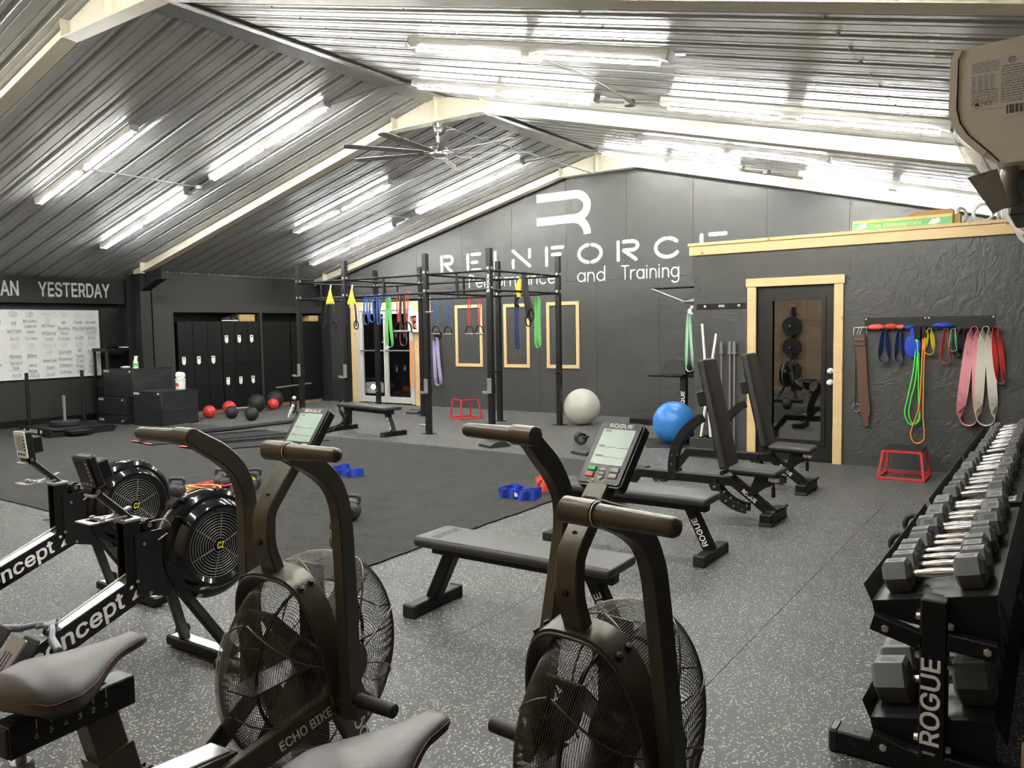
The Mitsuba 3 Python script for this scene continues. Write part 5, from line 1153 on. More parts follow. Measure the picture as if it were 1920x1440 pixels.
# ---------------------------------------------------------------- ceiling fan
t = thing('ceiling_fan', 'chrome ceiling fan with long slim blades hanging from the second steel rafter', 'fan', (-6.8, 8.13, 3.93))
part(t, 'canopy', lathe([(0, .36), (.06, .36), (.065, .345), (.065, .30), (.05, .28), (.045, .25), (.012, .245)], 24), 'steel_m', 30)
part(t, 'rod', cyl((0, 0, .11), (0, 0, .26), .013, 12), 'steel_m', 40)
part(t, 'rod_collar', lathe([(.013, .20), (.03, .195), (.03, .165), (.02, .16), (.02, .12), (.013, .11)], 18), 'steel_m', 40)
part(t, 'motor', lathe([(.013, .12), (.03, .11), (.06, .075), (.11, .06), (.125, .04), (.12, .015), (.105, .0), (.125, -.02), (.12, -.05), (.09, -.07), (.05, -.08), (0, -.082)], 32), 'chrome_m', 35)
for i in range(9):
    a = math.radians(37 + 40 * i); d = A(math.cos(a), math.sin(a), 0); e = A(-math.sin(a), math.cos(a), 0)
    P_ = [d * r + A(0, 0, -.02) for r in (.11, .25, .6, 1.0, 1.20, 1.235)]
    part(t, 'blade', ribbon(P_, nrm(e + A(0, 0, .22)), [.05, .085, .105, .115, .11, .07], .008), 'graymetal_m')
    part(t, 'blade_iron', bar(d * .09 + A(0, 0, -.018), d * .20 + A(0, 0, -.018), .04, .012), 'steel_m')
for x, y, lab in ((-6.8, 8.0, 'small motion sensor hanging under the second rafter on the left'),):
    pass

# ---------------------------------------------------------------- lockers in the alcove
def louvers(y, z, w):
    out = []
    for s in (-1, 1):
        for i in range(4): out.append(bar((-14.066, y + s * w * .28 - .035, z - .022 * i), (-14.066, y + s * w * .28 + .035, z - .022 * i), .006, .009, (0, 0, 1)))
    return out
def lockers(y0, y1, tiers, label):
    t = thing('locker_bank', label, 'lockers')
    part(t, 'body', bb(-14.55, -14.075, y0, y1, .07, 1.84), 'black_m')
    n = 3; w = (y1 - y0) / n
    for i in range(n):
        for q in range(tiers):
            za, zb = .10 + q * 1.73 / tiers, .10 + (q + 1) * 1.73 / tiers
            k = part(t, 'door', bb(-14.075, -14.062, y0 + w * i + .008, y0 + w * (i + 1) - .008, za + .006, zb - .006, .003), 'black_m')
            yc = y0 + w * (i + .5); hz = {1: 1.075, 2: (.62, 1.48)[q]}[tiers]
            part(k, 'latch', prism(Polygon([(-.032, .07), (.032, .07), (.032, -.05), (.0, -.08), (-.032, -.05)]).buffer(.006), .012, frame(A(-14.063, yc - .06, hz), A(0, 1, 0), A(0, 0, 1), A(1, 0, 0))), 'paper_m', label='pale recessed latch')
            part(k, 'latch_slot', bb(-14.052, -14.049, yc - .078, yc - .042, hz + .035, hz + .055), 'emboss_m')
            for z in ((zb - .13, za + .13) if True else ()):
                for m in louvers(yc, z + .03, w): part(k, 'louver', m, 'graymetal_m' if q == tiers - 1 and z > .9 else 'blacksat_m')
    return t
lockers(8.88, 9.855, 1, 'bank of three tall black lockers with one pale latch each, left in the alcove')
lockers(9.865, 10.78, 2, 'bank of black lockers in two tiers of three doors, right of the tall ones')
for y0, y1, lab in ((10.87, 11.60, 'plain black cabinet left of the rig post in the right half of the alcove'), (11.62, 12.48, 'plain black cabinet beside the right post of the alcove')):
    t = thing('cabinet', lab, 'cabinet')
    part(t, 'body', bb(-14.55, -14.08, y0, y1, .07, 1.84), 'black_m'); part(t, 'door', bb(-14.08, -14.067, y0 + .01, y1 - .01, .09, 1.82, .003), 'black_m')
def shoe(x, y, z, label):
    t = thing('shoe', label, 'shoe')
    part(t, 'sole', sphere((x, y, z + .018), .12, 2, (.40, 1, .15)), 'paper_m', True)
    part(t, 'upper', cat(sphere((x, y - .03, z + .05), .085, 2, (.45, 1, .55)), sphere((x, y + .05, z + .075), .05, 2, (.75, 1, 1))), 'black_m', True)
shoe(-14.12, 10.02, 1.842, 'black shoe with white sole on the lockers, nearer the wall post on the left'); shoe(-14.10, 10.17, 1.842, 'black shoe with white sole on the lockers, right one of the pair')
one('carton', bb(-14.4, -14.12, 10.33, 10.72, 1.842, 1.99, .005), 'carton_m', 'dark open carton on the lockers right of the shoes', 'box')
one('carton', bb(-14.4, -14.12, 12.2, 12.46, 1.842, 1.97, .005), 'carton_m', 'brown carton on the cabinets at the right end of the alcove', 'box')
one('steel_pipe', cyl((-13.9, 9.75, .06), (-13.72, 10.25, .06), .03, 14, bev=.004), 'graymetal_m', 'short gray pipe lying before the lockers behind the black medicine ball', 'pipe', 40)
one('floor_bar', cyl((-13.8, 10.95, .42), (-13.9, 12.0, .45), .017, 10), 'graymetal_m', 'gray bar leaning across the dark cabinets behind the medicine balls', 'bar', True)

# ---------------------------------------------------------------- balls
def ball(name, c, r, m, label, cat_, ribs=0, group=None):
    k = thing(name, label, cat_, c)
    n1, n2 = 40, 28; V, F = [], []
    for i in range(n2 + 1):
        a = PI * i / n2
        for j in range(n1):
            b = 2 * PI * j / n1; rr = r * (1 + (.004 * math.sin(ribs * a) if ribs else 0)); V.append((rr * math.sin(a) * math.cos(b), rr * math.sin(a) * math.sin(b), rr * math.cos(a)))
    for i in range(n2):
        for j in range(n1): a, b = i * n1 + j, i * n1 + (j + 1) % n1; F += [[a, a + n1, b + n1], [a, b + n1, b]]
    m0 = M(V, F); m0 = rot(m0, (1, .4, 0), 25); v = np.asarray(m0.vertices).copy(); v[:, 2] = np.maximum(v[:, 2], -r * .985)
    part(k, 'shell', M(v, m0.faces), m, True)
    part(k, 'valve', lathe([(0, .004), (r * .05, .003), (r * .06, -.004)], 12, nrm(A(-.1, -.95, -.25)) * r * .995, (-.1, -.95, -.25)), 'paper_m' if m == 'rubber_m' else m, 40)
    return k
def seam_ball(c, r, m, label):
    k = ball('medicine_ball', c, r, m, label, 'ball')
    for ax in ((1, 0, .3), (.2, 1, 0)):
        z = nrm(ax); x = nrm(np.cross(z, [0, 0, 1])); y = np.cross(z, x)
        part(k, 'seam', tube([(r + .0005) * (math.cos(a) * x + math.sin(a) * y) for a in np.linspace(0, 2 * PI, 41)[:-1]], .0022, 4, True), 'pinkbk2_m' if m != 'rubber_m' else 'black_m')
seam_ball((-13.30, 8.98, .118), .12, 'redball_m', 'red medicine ball nearest the black boxes')
seam_ball((-13.61, 9.64, .128), .13, 'redball_m', 'red medicine ball partly behind a small black one')
seam_ball((-12.81, 9.12, .118), .12, 'rubber_m', 'small black medicine ball in front of a red one')
seam_ball((-12.15, 9.07, .123), .125, 'rubber_m', 'small black medicine ball lying apart in front')
seam_ball((-13.42, 10.15, .177), .18, 'rubber_m', 'large black medicine ball before the locker divider')
seam_ball((-13.80, 10.90, .180), .183, 'rubber_m', 'large black medicine ball behind the right red one')
seam_ball((-13.47, 10.60, .115), .117, 'redball_m', 'red medicine ball in front of the two large black ones, rightmost red')
ball('exercise_ball', (-6.50, 11.30, .296), .30, 'whiteball_m', 'large off white exercise ball by the back wall under an empty frame', 'ball', 60)
ball('exercise_ball', (-4.34, 10.05, .286), .29, 'blueball_m', 'large blue exercise ball at the corner of the office wall', 'ball', 50)

# ---------------------------------------------------------------- foam plyo boxes, sled, shelf by the left wall
def soft_box(label, loc, rz, s, mark):
    t = thing('plyo_box', label, 'box', loc, rz); x, y, z = s
    def side(w, h):
        n = 14; a, b = np.linspace(-w / 2, w / 2, n), np.linspace(0, h, n); X, Z = np.meshgrid(a, b, indexing='ij')
        return X, Z
    part(t, 'cover', box((0, 0, z / 2), s, .015), 'drape_m', 40)
    part(t, 'piping', cat(*[tube([(sx * x / 2, sy * y / 2, z - .006) for sx, sy in ((-1, -1), (1, -1), (1, 1), (-1, 1))], .006, 6, True)]), 'blacksat_m', True)
    for sgn in (1, -1): part(t, 'corner_seam', cyl((sgn * (x / 2 - .002), -y / 2 + .002, .01), (sgn * (x / 2 - .002), -y / 2 + .002, z - .01), .006, 6), 'blacksat_m', True)
    part(t, 'side_seam', cyl((x / 2 + .001, -y / 2 + .02, z * .45), (x / 2 + .001, y / 2 - .02, z * .47), .005, 6), 'blacksat_m', True)
    part(t, 'side_seam', cyl((-x / 2 + .02, -y / 2 - .001, z * .46), (x / 2 - .02, -y / 2 - .001, z * .46), .003, 6), 'blacksat_m', True)
    zz = z - .055 if mark < 2 else .06
    part(t, 'lettering', onto(txt('ROGUE', .035, .15, True, .0015), (-x / 2 + .03, -y / 2 - .001, zz), (1, 0, 0), (0, 0, 1)), 'letter_m')
    part(t, 'size_mark', onto(txt('24"' if mark == 0 else '18"', .03, .05, True, .0015), (x / 2 - .09, -y / 2 - .001, zz), (1, 0, 0), (0, 0, 1)), 'letter_m')
    return t
soft_box('front black fabric foam box with a white bucket of wipes on it', (-13.15, 8.02, 0), 8, (.72, .80, .61), 0)
soft_box('bottom black foam box of the left stack', (-14.05, 7.86, 0), 4, (.80, .76, .16), 2)
soft_box('middle black foam box of the left stack', (-14.05, 7.87, .164), 4, (.80, .76, .32), 0)
soft_box('top black foam box of the left stack with a spray bottle on it', (-14.0, 8.0, .488), 4, (.86, .80, .50), 1)
t = thing('spray_bottle', 'white spray bottle with a green label on the stacked black boxes', 'bottle', (-13.93, 7.93, .990))
part(t, 'bottle', lathe([(0, 0), (.045, 0), (.048, .01), (.048, .10), (.032, .14), (.022, .17), (.018, .19), (0, .19)], 20), 'white_m', 40)
part(t, 'label_band', lathe([(.0485, .03), (.049, .035), (.049, .09), (.0485, .095)], 20), 'green_m', True)
part(t, 'trigger', cat(box((.02, 0, .205), (.10, .03, .035), .008), box((.05, 0, .175), (.015, .02, .05), .005)), 'paper_m')
t = thing('cloth', 'crumpled white cloth beside the spray bottle', 'cloth', (-14.13, 7.85, .988))
v = sphere((0, 0, 0), 1, 3); p = np.asarray(v.vertices); part(t, 'cloth', M(p * (1 + .7 * (meshkit.fbm(p * 2, 3) - .5))[:, None] * [.10, .07, .02] + [0, 0, .022], v.faces), 'paper_m', True)
t = thing('wipes_bucket', 'white bucket of wipes with a paper sheet on the front black box', 'bucket', (-13.0, 8.22, .612))
part(t, 'bucket', lathe([(0, 0), (.075, 0), (.082, .01), (.085, .17), (.09, .175), (.09, .19), (0, .19)], 24), 'white_m', 40)
part(t, 'paper_roll', cyl((-.06, -.01, .255), (.07, .01, .245), .06, 18, bev=.01), 'paper_m', 40); part(t, 'sheet', bb(-.065, .06, -.045, .04, .19, .21, .008), 'paper_m')
part(t, 'print', onto(prism(Point(0, 0).buffer(.045).intersection(sbox(-.05, -.03, .05, .03)), .002), (.02, -.082, .085), (1, 0, 0), (0, 0, 1)), 'red_m')
t = thing('side_shelf', 'dark shelf stand behind the stacked black boxes with small items on top', 'shelf')
part(t, 'top', bb(-14.85, -14.35, 7.62, 8.28, 1.30, 1.36, .004), 'black_m'); part(t, 'lower_shelf', bb(-14.85, -14.35, 7.62, 8.28, .6, .63), 'black_m')
for x in (-14.82, -14.38):
    for y in (7.65, 8.25): part(t, 'leg', bb(x - .02, x + .02, y - .02, y + .02, 0, 1.30), 'blacksat_m')
t = thing('tool_pile', 'small dark tools and white papers on the shelf stand', 'tools')
part(t, 'papers', cat(bb(-14.5, -14.37, 7.95, 8.2, 1.362, 1.375), rot(bb(-.06, .06, -.1, .1, 0, .01), (0, 0, 1), 20, (0, 0, 0)).apply_translation([-14.55, 8.1, 1.376]) if False else bb(-14.6, -14.5, 8.0, 8.2, 1.362, 1.38)), 'paper_m')
part(t, 'tool', cat(bb(-14.6, -14.5, 7.75, 7.95, 1.362, 1.42, .02), cyl((-14.55, 7.86, 1.4), (-14.55, 7.86, 1.56), .008, 8), sphere((-14.5, 8.12, 1.42), .05, 2, (1, 1.5, .8)), cyl((-14.45, 7.75, 1.39), (-14.42, 7.98, 1.40), .016, 8)), 'black_m', 40)
# push sled
t = thing('push_sled', 'black push sled with two upright poles and a weight plate, before the whiteboard', 'sled')
part(t, 'front_panel', bb(-14.0, -12.93, 5.93, 5.97, .03, .15, .004), 'blacksat_m'); part(t, 'lettering', onto(txt('ROGUE', .06, .26, True, .001), (-13.62, 5.929, .06), (1, 0, 0), (0, 0, 1)), 'letter_m')
for x in (-13.80, -13.24): part(t, 'mark', lathe([(0, .002), (.028, .002), (.028, 0)], 12, (x, 5.93, .09), (0, -1, 0)), 'letter_m')
part(t, 'deck', bb(-14.1, -12.95, 6.0, 6.95, .10, .125, .004), 'black_m')
for x, y in ((-12.95, 6.02), (-14.05, 6.02)): part(t, 'runner', prism(Polygon([(5.93, .0), (6.9, .0), (7.0, .10), (6.9, .10), (5.93, .09)]), .05, frame(A(x - .025, 0, 0), A(0, 1, 0), A(0, 0, 1), A(1, 0, 0))), 'blacksat_m')
part(t, 'side_step', bb(-13.1, -12.72, 6.15, 6.5, .04, .11, .01), 'black_m')
for x, y in ((-14.06, 6.12), (-14.02, 7.0)):
    part(t, 'pole', cyl((x, y, .1), (x, y, 1.0), .028, 14, bev=.004), 'blacksat_m', 40); part(t, 'pole_socket', cyl((x, y, .1), (x, y, .2), .04, 14), 'black_m', 40)
part(t, 'plate_post', cyl((-13.55, 6.45, .12), (-13.55, 6.45, .62), .025, 14, bev=.004), 'graymetal_m', 40)
t = thing('weight_plate', 'black bumper plate lying on the push sled', 'weight plate', (-13.55, 6.45, .128))
part(t, 'disc', lathe([(.032, 0), (.218, 0), (.225, .01), (.225, .065), (.218, .075), (.19, .075), (.18, .068), (.09, .068), (.08, .078), (.032, .078)], 40), 'rubber_m', 25)
part(t, 'sleeve', lathe([(.027, -.0), (.045, 0), (.045, .082), (.027, .082)], 20), 'steel_m', 30)

# ---------------------------------------------------------------- mats, ropes, kettlebells and bands on the turf
def lane(pts, label):
    t = thing('floor_mat', label, 'mat'); a, b, c, d = [A(x, y, .0145) for x, y in pts]
    n = 12; V = [a + (b - a) * i / n + ((d - a) * (1 - i / n) + (c - b) * i / n) * j / 16 for i in range(n + 1) for j in range(17)]
    V = [v + A(0, 0, .003 * meshkit.noise(np.array([v[0] * 3, v[1] * 3, 0]))) for v in V]; F = []
    for i in range(n):
        for j in range(16): q = i * 17 + j; F += [[q, q + 17, q + 18], [q, q + 18, q + 1]]
    part(t, 'sheet', M(V, F), 'rubber_m', True)
    part(t, 'border', tube([d + A(0, 0, .006), a + A(0, 0, .006), b + A(0, 0, .006), c + A(0, 0, .006)], .012, 6), 'black_m', True)
    for p, q in ((a, b), (b, a)): part(t, 'corner_tag', box(p + nrm(q - p) * .10 + A(0, 0, .018), (.16, .05, .006), .002), 'coral_m')
lane([(-11.34, 6.34), (-10.71, 6.26), (-9.9, 8.1), (-10.6, 8.2)], 'left of two dark mats with red corner tags on the turf')
lane([(-10.17, 6.38), (-9.51, 6.31), (-8.75, 7.85), (-9.4, 8.0)], 'right of two dark mats with red corner tags on the turf')
def rope(pts, label, r=.021): 
    t = thing('battle_rope', label, 'rope'); q = spline([A(x, y, z) for x, y, z in pts], 10)
    part(t, 'rope', tube(q, r, 10), 'black_m', True); return t
t = rope([(-11.62, 7.02, .033), (-11.45, 7.25, .033), (-11.3, 8.1, .033), (-11.25, 8.9, .033), (-11.05, 9.12, .06), (-10.98, 9.16, .22)], 'long black battle rope leading to the leftmost front rig post')
part(t, 'handle_wrap', tube([(-11.60, 7.0, .033), (-11.35, 7.3, .05)], .026, 10), 'white_m', True)
t = rope([(-11.5, 7.05, .033), (-11.2, 7.6, .033), (-11.1, 8.6, .033), (-11.02, 9.1, .05), (-10.93, 9.16, .20)], 'second black battle rope beside the first on the turf')
t = rope([(-10.2, 6.62, .033), (-9.8, 7.3, .033), (-9.6, 8.0, .033), (-9.72, 8.7, .033), (-9.80, 9.1, .10), (-9.86, 9.14, .28)], 'black battle rope lying between the two dark mats, tied at the second rig post')
t = rope([(-9.75, 7.4, .033), (-9.45, 8.1, .033), (-9.6, 8.75, .033), (-9.72, 9.12, .12), (-9.74, 9.14, .26)], 'short black battle rope under the far flat bench')
for x, y, lab in ((-11.0, 9.12, 'black rope ring with white tape at the foot of the leftmost front rig post'), (-9.78, 9.13, 'black rope ring at the foot of the second rig post')):
    t = thing('rope_anchor', lab, 'strap')
    part(t, 'ring', tube([(x - .05 + .07 * math.cos(a), y, .33 + .13 * math.sin(a)) for a in np.linspace(0, 2 * PI, 21)[:-1]], .014, 8, True), 'black_m', True)
    if x < -10: part(t, 'tape', cat(cyl((x - .09, y - .03, .20), (x - .02, y - .03, .33), .026, 10), cyl((x - .13, y - .04, .12), (x - .06, y - .04, .24), .026, 10), sphere((x + .03, y - .04, .46), .035, 2)), 'white_m', 40)
def kettlebell(x, y, h, rz, m, label, z=.013):
    t = thing('kettlebell', label, 'kettlebell', (x, y, z), rz); r = h * .40
    v = sphere((0, 0, r * .96), r, 4); p = np.asarray(v.vertices).copy(); p[:, 2] = np.maximum(p[:, 2], 0.0); part(t, 'bell', M(p, v.faces), 'kb_m', True)
    hh = h
    path = spline([(-r * .62, 0, r * 1.55), (-r * .86, 0, r * 1.85), (-r * .80, 0, hh - r * .22), (-r * .45, 0, hh - .012), (r * .45, 0, hh - .012), (r * .80, 0, hh - r * .22), (r * .86, 0, r * 1.85), (r * .62, 0, r * 1.55)], 6)
    part(t, 'handle', tube(path, .0165, 12), 'kb_m', True)
    if m:
        for s in (-1, 1): part(t, 'color_band', tube([A(s * r * .66, 0, r * 1.62), A(s * r * .82, 0, r * 1.80)], .019, 12), m, True)
    part(t, 'badge', lathe([(0, .0015), (r * .35, .0), (r * .36, -.004)], 16, A(.25, -.93, 0) * r * .99 + A(0, 0, r * .96), (.25, -.95, 0)), 'black_m', 40)
P('kb_m', (0.042, 0.042, 0.043), 0.42)
kettlebell(-4.89, 4.60, .222, 25, 'blueband_m', 'black kettlebell with blue handle bands standing alone on the turf')
kettlebell(-4.25, 3.90, .222, 20, 'green_m', 'black kettlebell with green handle bands half hidden by the left bike cage')
kettlebell(-6.94, 4.80, .225, 10, None, 'plain black kettlebell behind the pile of red and orange bands')
kettlebell(-7.03, 4.36, .20, 30, 'blueband_m', 'kettlebell with blue handle bands left of the pile of colored bands')
kettlebell(-6.58, 4.84, .215, 40, 'yellow_m', 'kettlebell with yellow handle bands behind the bike arm')
kettlebell(-6.72, 5.0, .215, 60, None, 'plain kettlebell behind the yellow banded one')
for i, (c, m, lab) in enumerate((((-7.05, 4.72), 'redcloth_m', 'red tube bands in a loose pile on the turf beside the kettlebells'), ((-6.98, 4.55), 'peach_m', 'orange tube bands in a loose pile in front of the red ones'))):
    t = thing('band_pile', lab, 'resistance band')
    for j in range(6):
        r2 = np.random.default_rng(30 + i * 10 + j); a = np.linspace(0, 2 * PI, 13)[:-1]; rx, ry = r2.uniform(.13, .26), r2.uniform(.05, .11); o = r2.uniform(-.07, .07, 2)
        part(t, 'loop', tube(spline([(c[0] + o[0] + rx * math.cos(q) * (1 + .2 * math.sin(3 * q + j)), c[1] + o[1] + ry * math.sin(q) * (1 + .3 * math.cos(2 * q + j)), .028 + .012 * j + .010 * math.sin(2 * q + j)) for q in a], 4, True), .010, 6, True), m, True)
one('jump_cord', tube(spline([(-7.2, 3.2, .02), (-7.0, 3.35, .02), (-6.4, 3.65, .02), (-6.5, 3.75, .02), (-7.05, 3.55, .02), (-7.22, 3.3, .02)], 8), .009, 6), 'handle_gray_m', 'pale blue gray cord on the turf behind the rear rowing machine monitor', 'cord', True)
def cloth(pts, w, m, label, tagm=None, zs=None):
    t = thing('cloth_band', label, 'resistance band'); q = spline([A(*p) for p in pts], 8)
    part(t, 'fabric', ribbon(q, np.array([(0.1 * math.sin(i), .35 * math.sin(i * .7), 1) for i in range(len(q))]), w, .006), m, 35)
    if tagm: part(t, 'tag', bb(*tagm), 'paper_m')
cloth([(-6.62, 5.90, .055), (-6.60, 6.05, .075), (-6.50, 6.12, .09), (-6.42, 6.02, .05), (-6.36, 5.95, .045), (-6.29, 6.02, .06), (-6.27, 6.10, .06), (-6.34, 6.12, .055), (-6.45, 6.04, .035), (-6.56, 5.95, .045), (-6.62, 5.90, .055)], .085, 'bluecloth_m', 'crumpled blue cloth band lying far out on the turf')
cloth([(-4.36, 6.0, .05), (-4.30, 6.10, .07), (-4.2, 6.13, .075), (-4.10, 6.05, .055), (-4.02, 6.07, .075), (-3.97, 6.12, .08), (-4.0, 6.02, .06), (-4.1, 5.97, .05), (-4.2, 6.0, .06), (-4.30, 5.97, .05), (-4.36, 6.0, .05)], .10, 'bluecloth_m', 'blue cloth band with a white tag at the turf edge, beside the red one', (-4.17, -4.13, 5.975, 5.985, .04, .08))
cloth([(-4.15, 6.33, .10), (-4.08, 6.40, .13), (-4.0, 6.36, .11), (-3.96, 6.30, .07), (-3.92, 6.36, .06), (-3.89, 6.42, .06), (-3.93, 6.44, .06), (-4.0, 6.42, .07), (-4.1, 6.36, .08), (-4.15, 6.33, .10)], .12, 'coral_m', 'bright red cloth band at the turf edge beside the blue one')

# ---------------------------------------------------------------- red stools, pads, wheels
def red_stool(label, loc, rz, b, h, top):
    t = thing('step_stool', label, 'stool', loc, rz); w, d = b; tw, td_ = top; q = .026
    B = [A(sx * w / 2, sy * d / 2, q / 2) for sx, sy in ((-1, -1), (1, -1), (1, 1), (-1, 1))]; U_ = [A(sx * tw / 2, sy * td_ / 2, h - q / 2) for sx, sy in ((-1, -1), (1, -1), (1, 1), (-1, 1))]
    for i in range(4):
        j = (i + 1) % 4
        part(t, 'base_rail', bar(B[i], B[j], q, q, (0, 0, 1), .003), 'red_m'); part(t, 'top_rail', bar(U_[i], U_[j], q, q, (0, 0, 1), .003), 'red_m'); part(t, 'leg', bar(B[i], U_[i], q, q, (0, 1, 0), .003), 'red_m')
    part(t, 'tread', box((0, 0, h + .006), (tw + .02, td_ + .02, .016), .004), 'rubber_m', label='black rubber tread')
red_stool('red steel step stool against the office wall beside the dumbbells', (-1.33, 8.96, 0), 0, (.42, .42), .30, (.35, .34))
red_stool('small red steel step stool behind the rig posts by the back wall', (-8.86, 11.20, 0), -25, (.42, .42), .36, (.33, .33))
def wedge(label, loc, rz, m='rubber_m'):
    t = thing('wedge_pad', label, 'pad', loc, rz)
    pf = Polygon([(-.16, 0), (.16, 0), (.16, .02), (.08, .062), (.0, .075), (-.10, .06), (-.16, .03)]).buffer(.006).buffer(-.003)
    part(t, 'cushion', prism(pf, .30, frame(A(-.15, 0, .004), A(0, 1, 0), A(0, 0, 1), A(1, 0, 0))), 'vinyl_m', 35)
wedge('low black wedge pad on the floor in front of the right rig post', (-6.36, 8.66, 0), -20); wedge('low black wedge pad behind the right bike monitor, beside the roller handle', (-4.93, 8.72, 0), -20); wedge('low black wedge pad under the far flat bench, by the glass door side', (-10.2, 11.4, 0), 0)
t = thing('ab_roller', 'black spoked roller wheel standing beside the wedge pad', 'wheel', (-6.36, 9.16, .095))
part(t, 'tire', tube([(.0, .0, 0)] if False else [(.02 * 0 + .082 * math.cos(a) * .9, .082 * math.cos(a) * .44, .082 * math.sin(a)) for a in np.linspace(0, 2 * PI, 33)[:-1]], .013, 10, True), 'rubber_m', True)
for i in range(3):
    a = math.radians(90 + 120 * i); part(t, 'spoke', bar((0, 0, 0), (.078 * math.cos(a) * .9, .078 * math.cos(a) * .44, .078 * math.sin(a)), .02, .014, (.44, -.9, 0)), 'rubber_m')
part(t, 'hub', cyl((.03, -.06, 0), (-.03, .06, 0), .018, 12), 'black_m', 40)
t = thing('ab_roller', 'black hollow roller with a handle lying behind the right bike monitor', 'wheel', (-5.42, 9.38, .085))
part(t, 'drum', lathe([(.062, -.06), (.08, -.06), (.08, .06), (.062, .06), (.062, -.06)], 28, (0, 0, 0), (.75, -.66, 0)), 'rubber_m', 30)
for s in (-1, 1):
    part(t, 'handle', cyl((s * .075, -s * .066, 0 if s < 0 else .01), (s * .19, -s * .12 if s > 0 else -s * .167, .05 if s > 0 else -.03), .014, 10, bev=.002), 'black_m', 40)
part(t, 'hub', lathe([(0, .02), (.055, .01), (.055, -.01), (0, -.02)], 12, (.0, -.0, 0), (.75, -.66, 0)), 'graymetal_m', 40)

# ---------------------------------------------------------------- roman chair and the corner behind the blue ball
t = thing('hip_bench', 'black hip extension bench with half round pads on a lettered post behind the blue ball', 'bench')
def halfpad(x0, y0, L, r):
    pg = Polygon([(r * math.cos(a), r * math.sin(a) * 1.0) for a in np.linspace(0, PI, 25)] + [(-r, -.03), (r, -.03)]).buffer(.008)
    return prism(pg, L, XZ((x0, y0 + L, .945)))
part(t, 'near_pad', halfpad(-4.60, 10.62, .30, .175), 'vinyl_m', 30); part(t, 'far_pad', halfpad(-4.30, 11.05, .30, .175), 'vinyl_m', 30)
part(t, 'handle_bar', cyl((-4.98, 10.62, .885), (-4.45, 10.62, .89), .018, 12, bev=.003), 'black_m', 40)
part(t, 'handle_grip', cyl((-4.70, 10.62, .887), (-4.60, 10.62, .888), .024, 12), 'rubber_m', 40)
k = part(t, 'post', bb(-4.53, -4.44, 10.70, 10.78, .06, .90, .005), 'black_m')
part(k, 'lettering', onto(txt('ROGUE', .055, .30, True, .001), (-4.46, 10.699, .36), (0, 0, 1), (-1, 0, 0)), 'letter_m')
part(t, 'pad_carrier', bb(-4.66, -4.25, 10.70, 11.2, .86, .91, .004), 'black_m')
part(t, 'base', bb(-4.52, -4.45, 10.3, 11.9, .02, .09, .004), 'black_m'); part(t, 'far_foot', bb(-5.85, -4.2, 11.72, 11.80, .0, .10, .005), 'black_m')
part(t, 'near_block', cat(bb(-4.24, -3.87, 10.08, 10.55, .10, .17, .006), bb(-4.20, -3.87, 10.12, 10.5, 0.0, .10, .006)), 'black_m'); part(t, 'foot_plate', mv(box((0, 0, 0), (.34, .32, .02), .004), frame(A(-4.02, 10.3, .21), A(1, 0, 0), nrm(A(0, 1, .25)), nrm(A(0, -.25, 1)))), 'blacksat_m')
for x in (-4.13, -3.98): part(t, 'slot', bb(x - .012, x + .012, 10.076, 10.081, .115, .15), 'emboss_m')
one('floor_mat', shift(rot(bb(-.32, .32, -.42, .42, 0, .012, .003), (0, 0, 1), 28), -4.42, 10.05, .001), 'rubber_m', 'small black rubber mat under the blue ball', 'mat')
t = thing('wall_bracket', 'black wall bracket of bars above the mint green band by the office corner', 'bracket')
part(t, 'upper_bar', cyl((-5.55, 11.9, 2.21), (-4.45, 12.55, 2.24), .02, 10), 'black_m', True); part(t, 'brace', cyl((-5.55, 11.9, 2.21), (-5.05, 12.1, 1.985), .018, 10), 'graymetal_m', True)
part(t, 'short_brace', cyl((-4.66, 12.45, 2.235), (-4.40, 12.3, 2.12), .016, 8), 'graymetal_m', True)
arm_ = Polygon([(-5.10, 1.965), (-3.9, 1.99), (-3.9, 2.24), (-4.5, 2.13), (-5.02, 2.0)])
for x, r in ((-4.80, .022), (-4.66, .035), (-4.48, .05), (-4.25, .065)): arm_ = arm_.difference(affinity.scale(Point(x, 2.035 + (x + 4.8) * .06).buffer(r), .6, 1))
part(t, 'holed_arm', prism(arm_, .012, XZ((0, 12.1, 0))), 'graymetal_m'); part(t, 'foot_bar', bar((-5.05, 12.1, 1.97), (-3.9, 12.1, 1.985), .03, .02), 'black_m')
t = thing('hanging_band', 'mint green band knotted with white tape hanging at the office corner', 'resistance band')
part(t, 'band', band_loop(-3.90, 1.76, 1.02, .045, .035, .7, 9.50, .004, .015, .01, .05), 'mint_m', 25); part(t, 'knot', cat(sphere((-3.89, 9.5, 1.78), .028, 2, (1, .7, 1.3)), sphere((-3.86, 9.5, 1.83), .022, 2), sphere((-3.86, 9.5, 1.75), .016, 2)), 'paper_m', True)
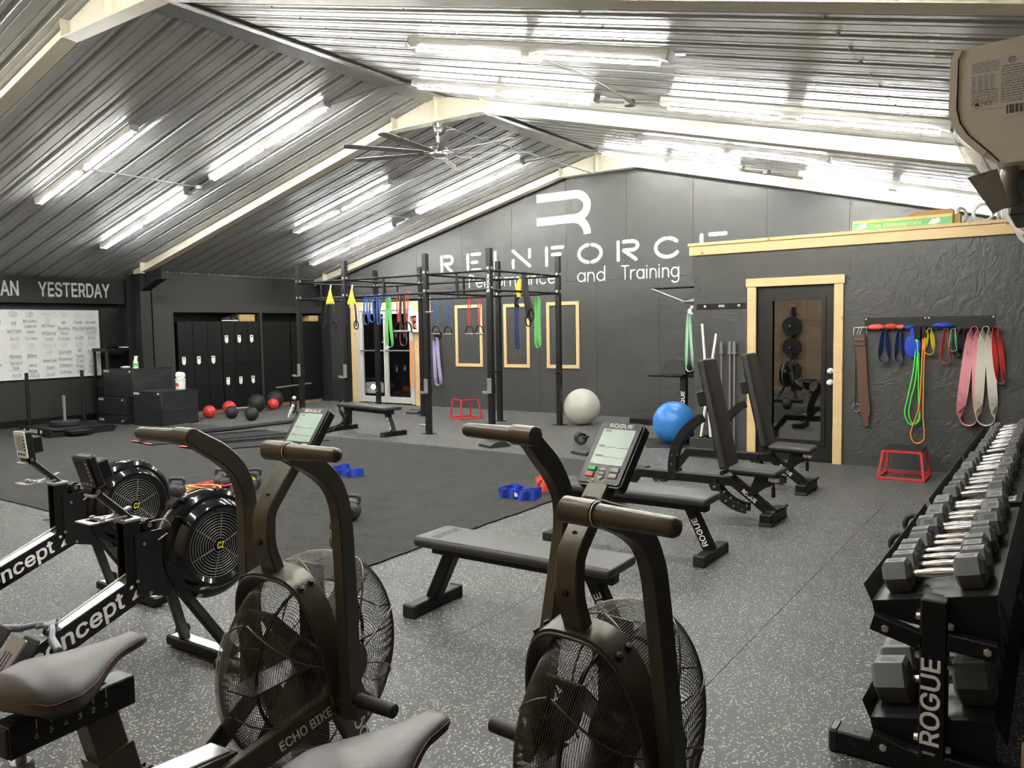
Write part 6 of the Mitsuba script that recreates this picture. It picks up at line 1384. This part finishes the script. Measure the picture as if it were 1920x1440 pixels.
# stick stand by the office wall
t = thing('bar_stand', 'gray steel stand holding sticks and bars at the left end of the office wall', 'stand')
part(t, 'block', bb(-3.74, -3.36, 9.12, 9.38, .0, .235, .005), 'drywall_m')
for x, y in ((-3.62, 9.20), (-3.52, 9.20), (-3.60, 9.31), (-3.47, 9.31)): part(t, 'socket', lathe([(.03, .245), (.036, .245), (.036, .23), (.03, .23)], 14, (x, y, 0)), 'black_m', 40)
one('stick', cyl((-3.625, 9.20, .245), (-3.47, 9.30, 1.50), .0155, 10, bev=.003), 'white_m', 'shorter white plastic stick leaning right in the gray stand', 'stick', 40)
one('stick', cyl((-3.50, 9.20, .245), (-3.66, 9.33, 1.62), .0155, 10, bev=.003), 'white_m', 'taller white plastic stick leaning left in the gray stand', 'stick', 40)
for x, lab in ((-3.435, 'leftmost of three dark barbells standing by the office wall'), (-3.33, 'middle of three dark barbells standing by the office wall'), (-3.275, 'rightmost of three dark barbells standing by the office wall')):
    t = thing('barbell', lab, 'barbell')
    part(t, 'shaft', cyl((x, 9.385, .015), (x, 9.385, 1.27), .0125, 10), 'graymetal_m', True); part(t, 'collar', cyl((x, 9.385, 1.25), (x, 9.385, 1.275), .030, 14), 'graymetal_m', 40); part(t, 'sleeve', cyl((x, 9.385, 1.27), (x, 9.385, 1.40), .023, 14, bev=.003), 'graymetal_m', 40)
# weight plates and a strap hung on the plank wall behind the camera (seen in the door glass)
t = thing('plate_tree', 'black plate storage post on the plank wall, seen mirrored in the office door glass', 'rack', (-5.3, YF + .10, 0))
part(t, 'post', bb(-.04, .04, -.08, 0, 0, 2.0, .004), 'black_m')
for z in (.5, 1.05, 1.55): part(t, 'peg', cyl((0, 0, z), (0, .28, z), .024, 12), 'steel_m', 40)
for j, z in enumerate((.5, 1.05, 1.55)):
    t = thing('weight_plate', '%s black plate on the storage post at the plank wall' % ('lowest', 'middle', 'top')[j], 'weight plate', (-5.3, YF + .13, z))
    part(t, 'disc', lathe([(.03, 0), (.218, 0), (.225, .01), (.225, .065), (.218, .075), (.19, .075), (.18, .068), (.09, .068), (.08, .078), (.03, .078)], 36, (0, 0, 0), (0, 1, 0)), 'rubber_m', 25)
# lit van outside the glass door: white box plus an added glowing ball
t = thing('outdoor_vehicle', 'bright white stand-in for a vehicle outside, low behind the left pane of the glass door', 'lamp')
part(t, 'cover', cat(bb(-14.55, -14.05, 14.3, 14.5, .02, .32, .03)), 'paper_m', 40)
part(t, 'vehicle_glow', trimesh.creation.icosphere(1, .06).apply_translation([-13.95, 14.0, .22]), 'white_m', extra={'emitter': {'type': 'area', 'radiance': {'type': 'rgb', 'value': [3.0, 3.0, 3.0]}}})
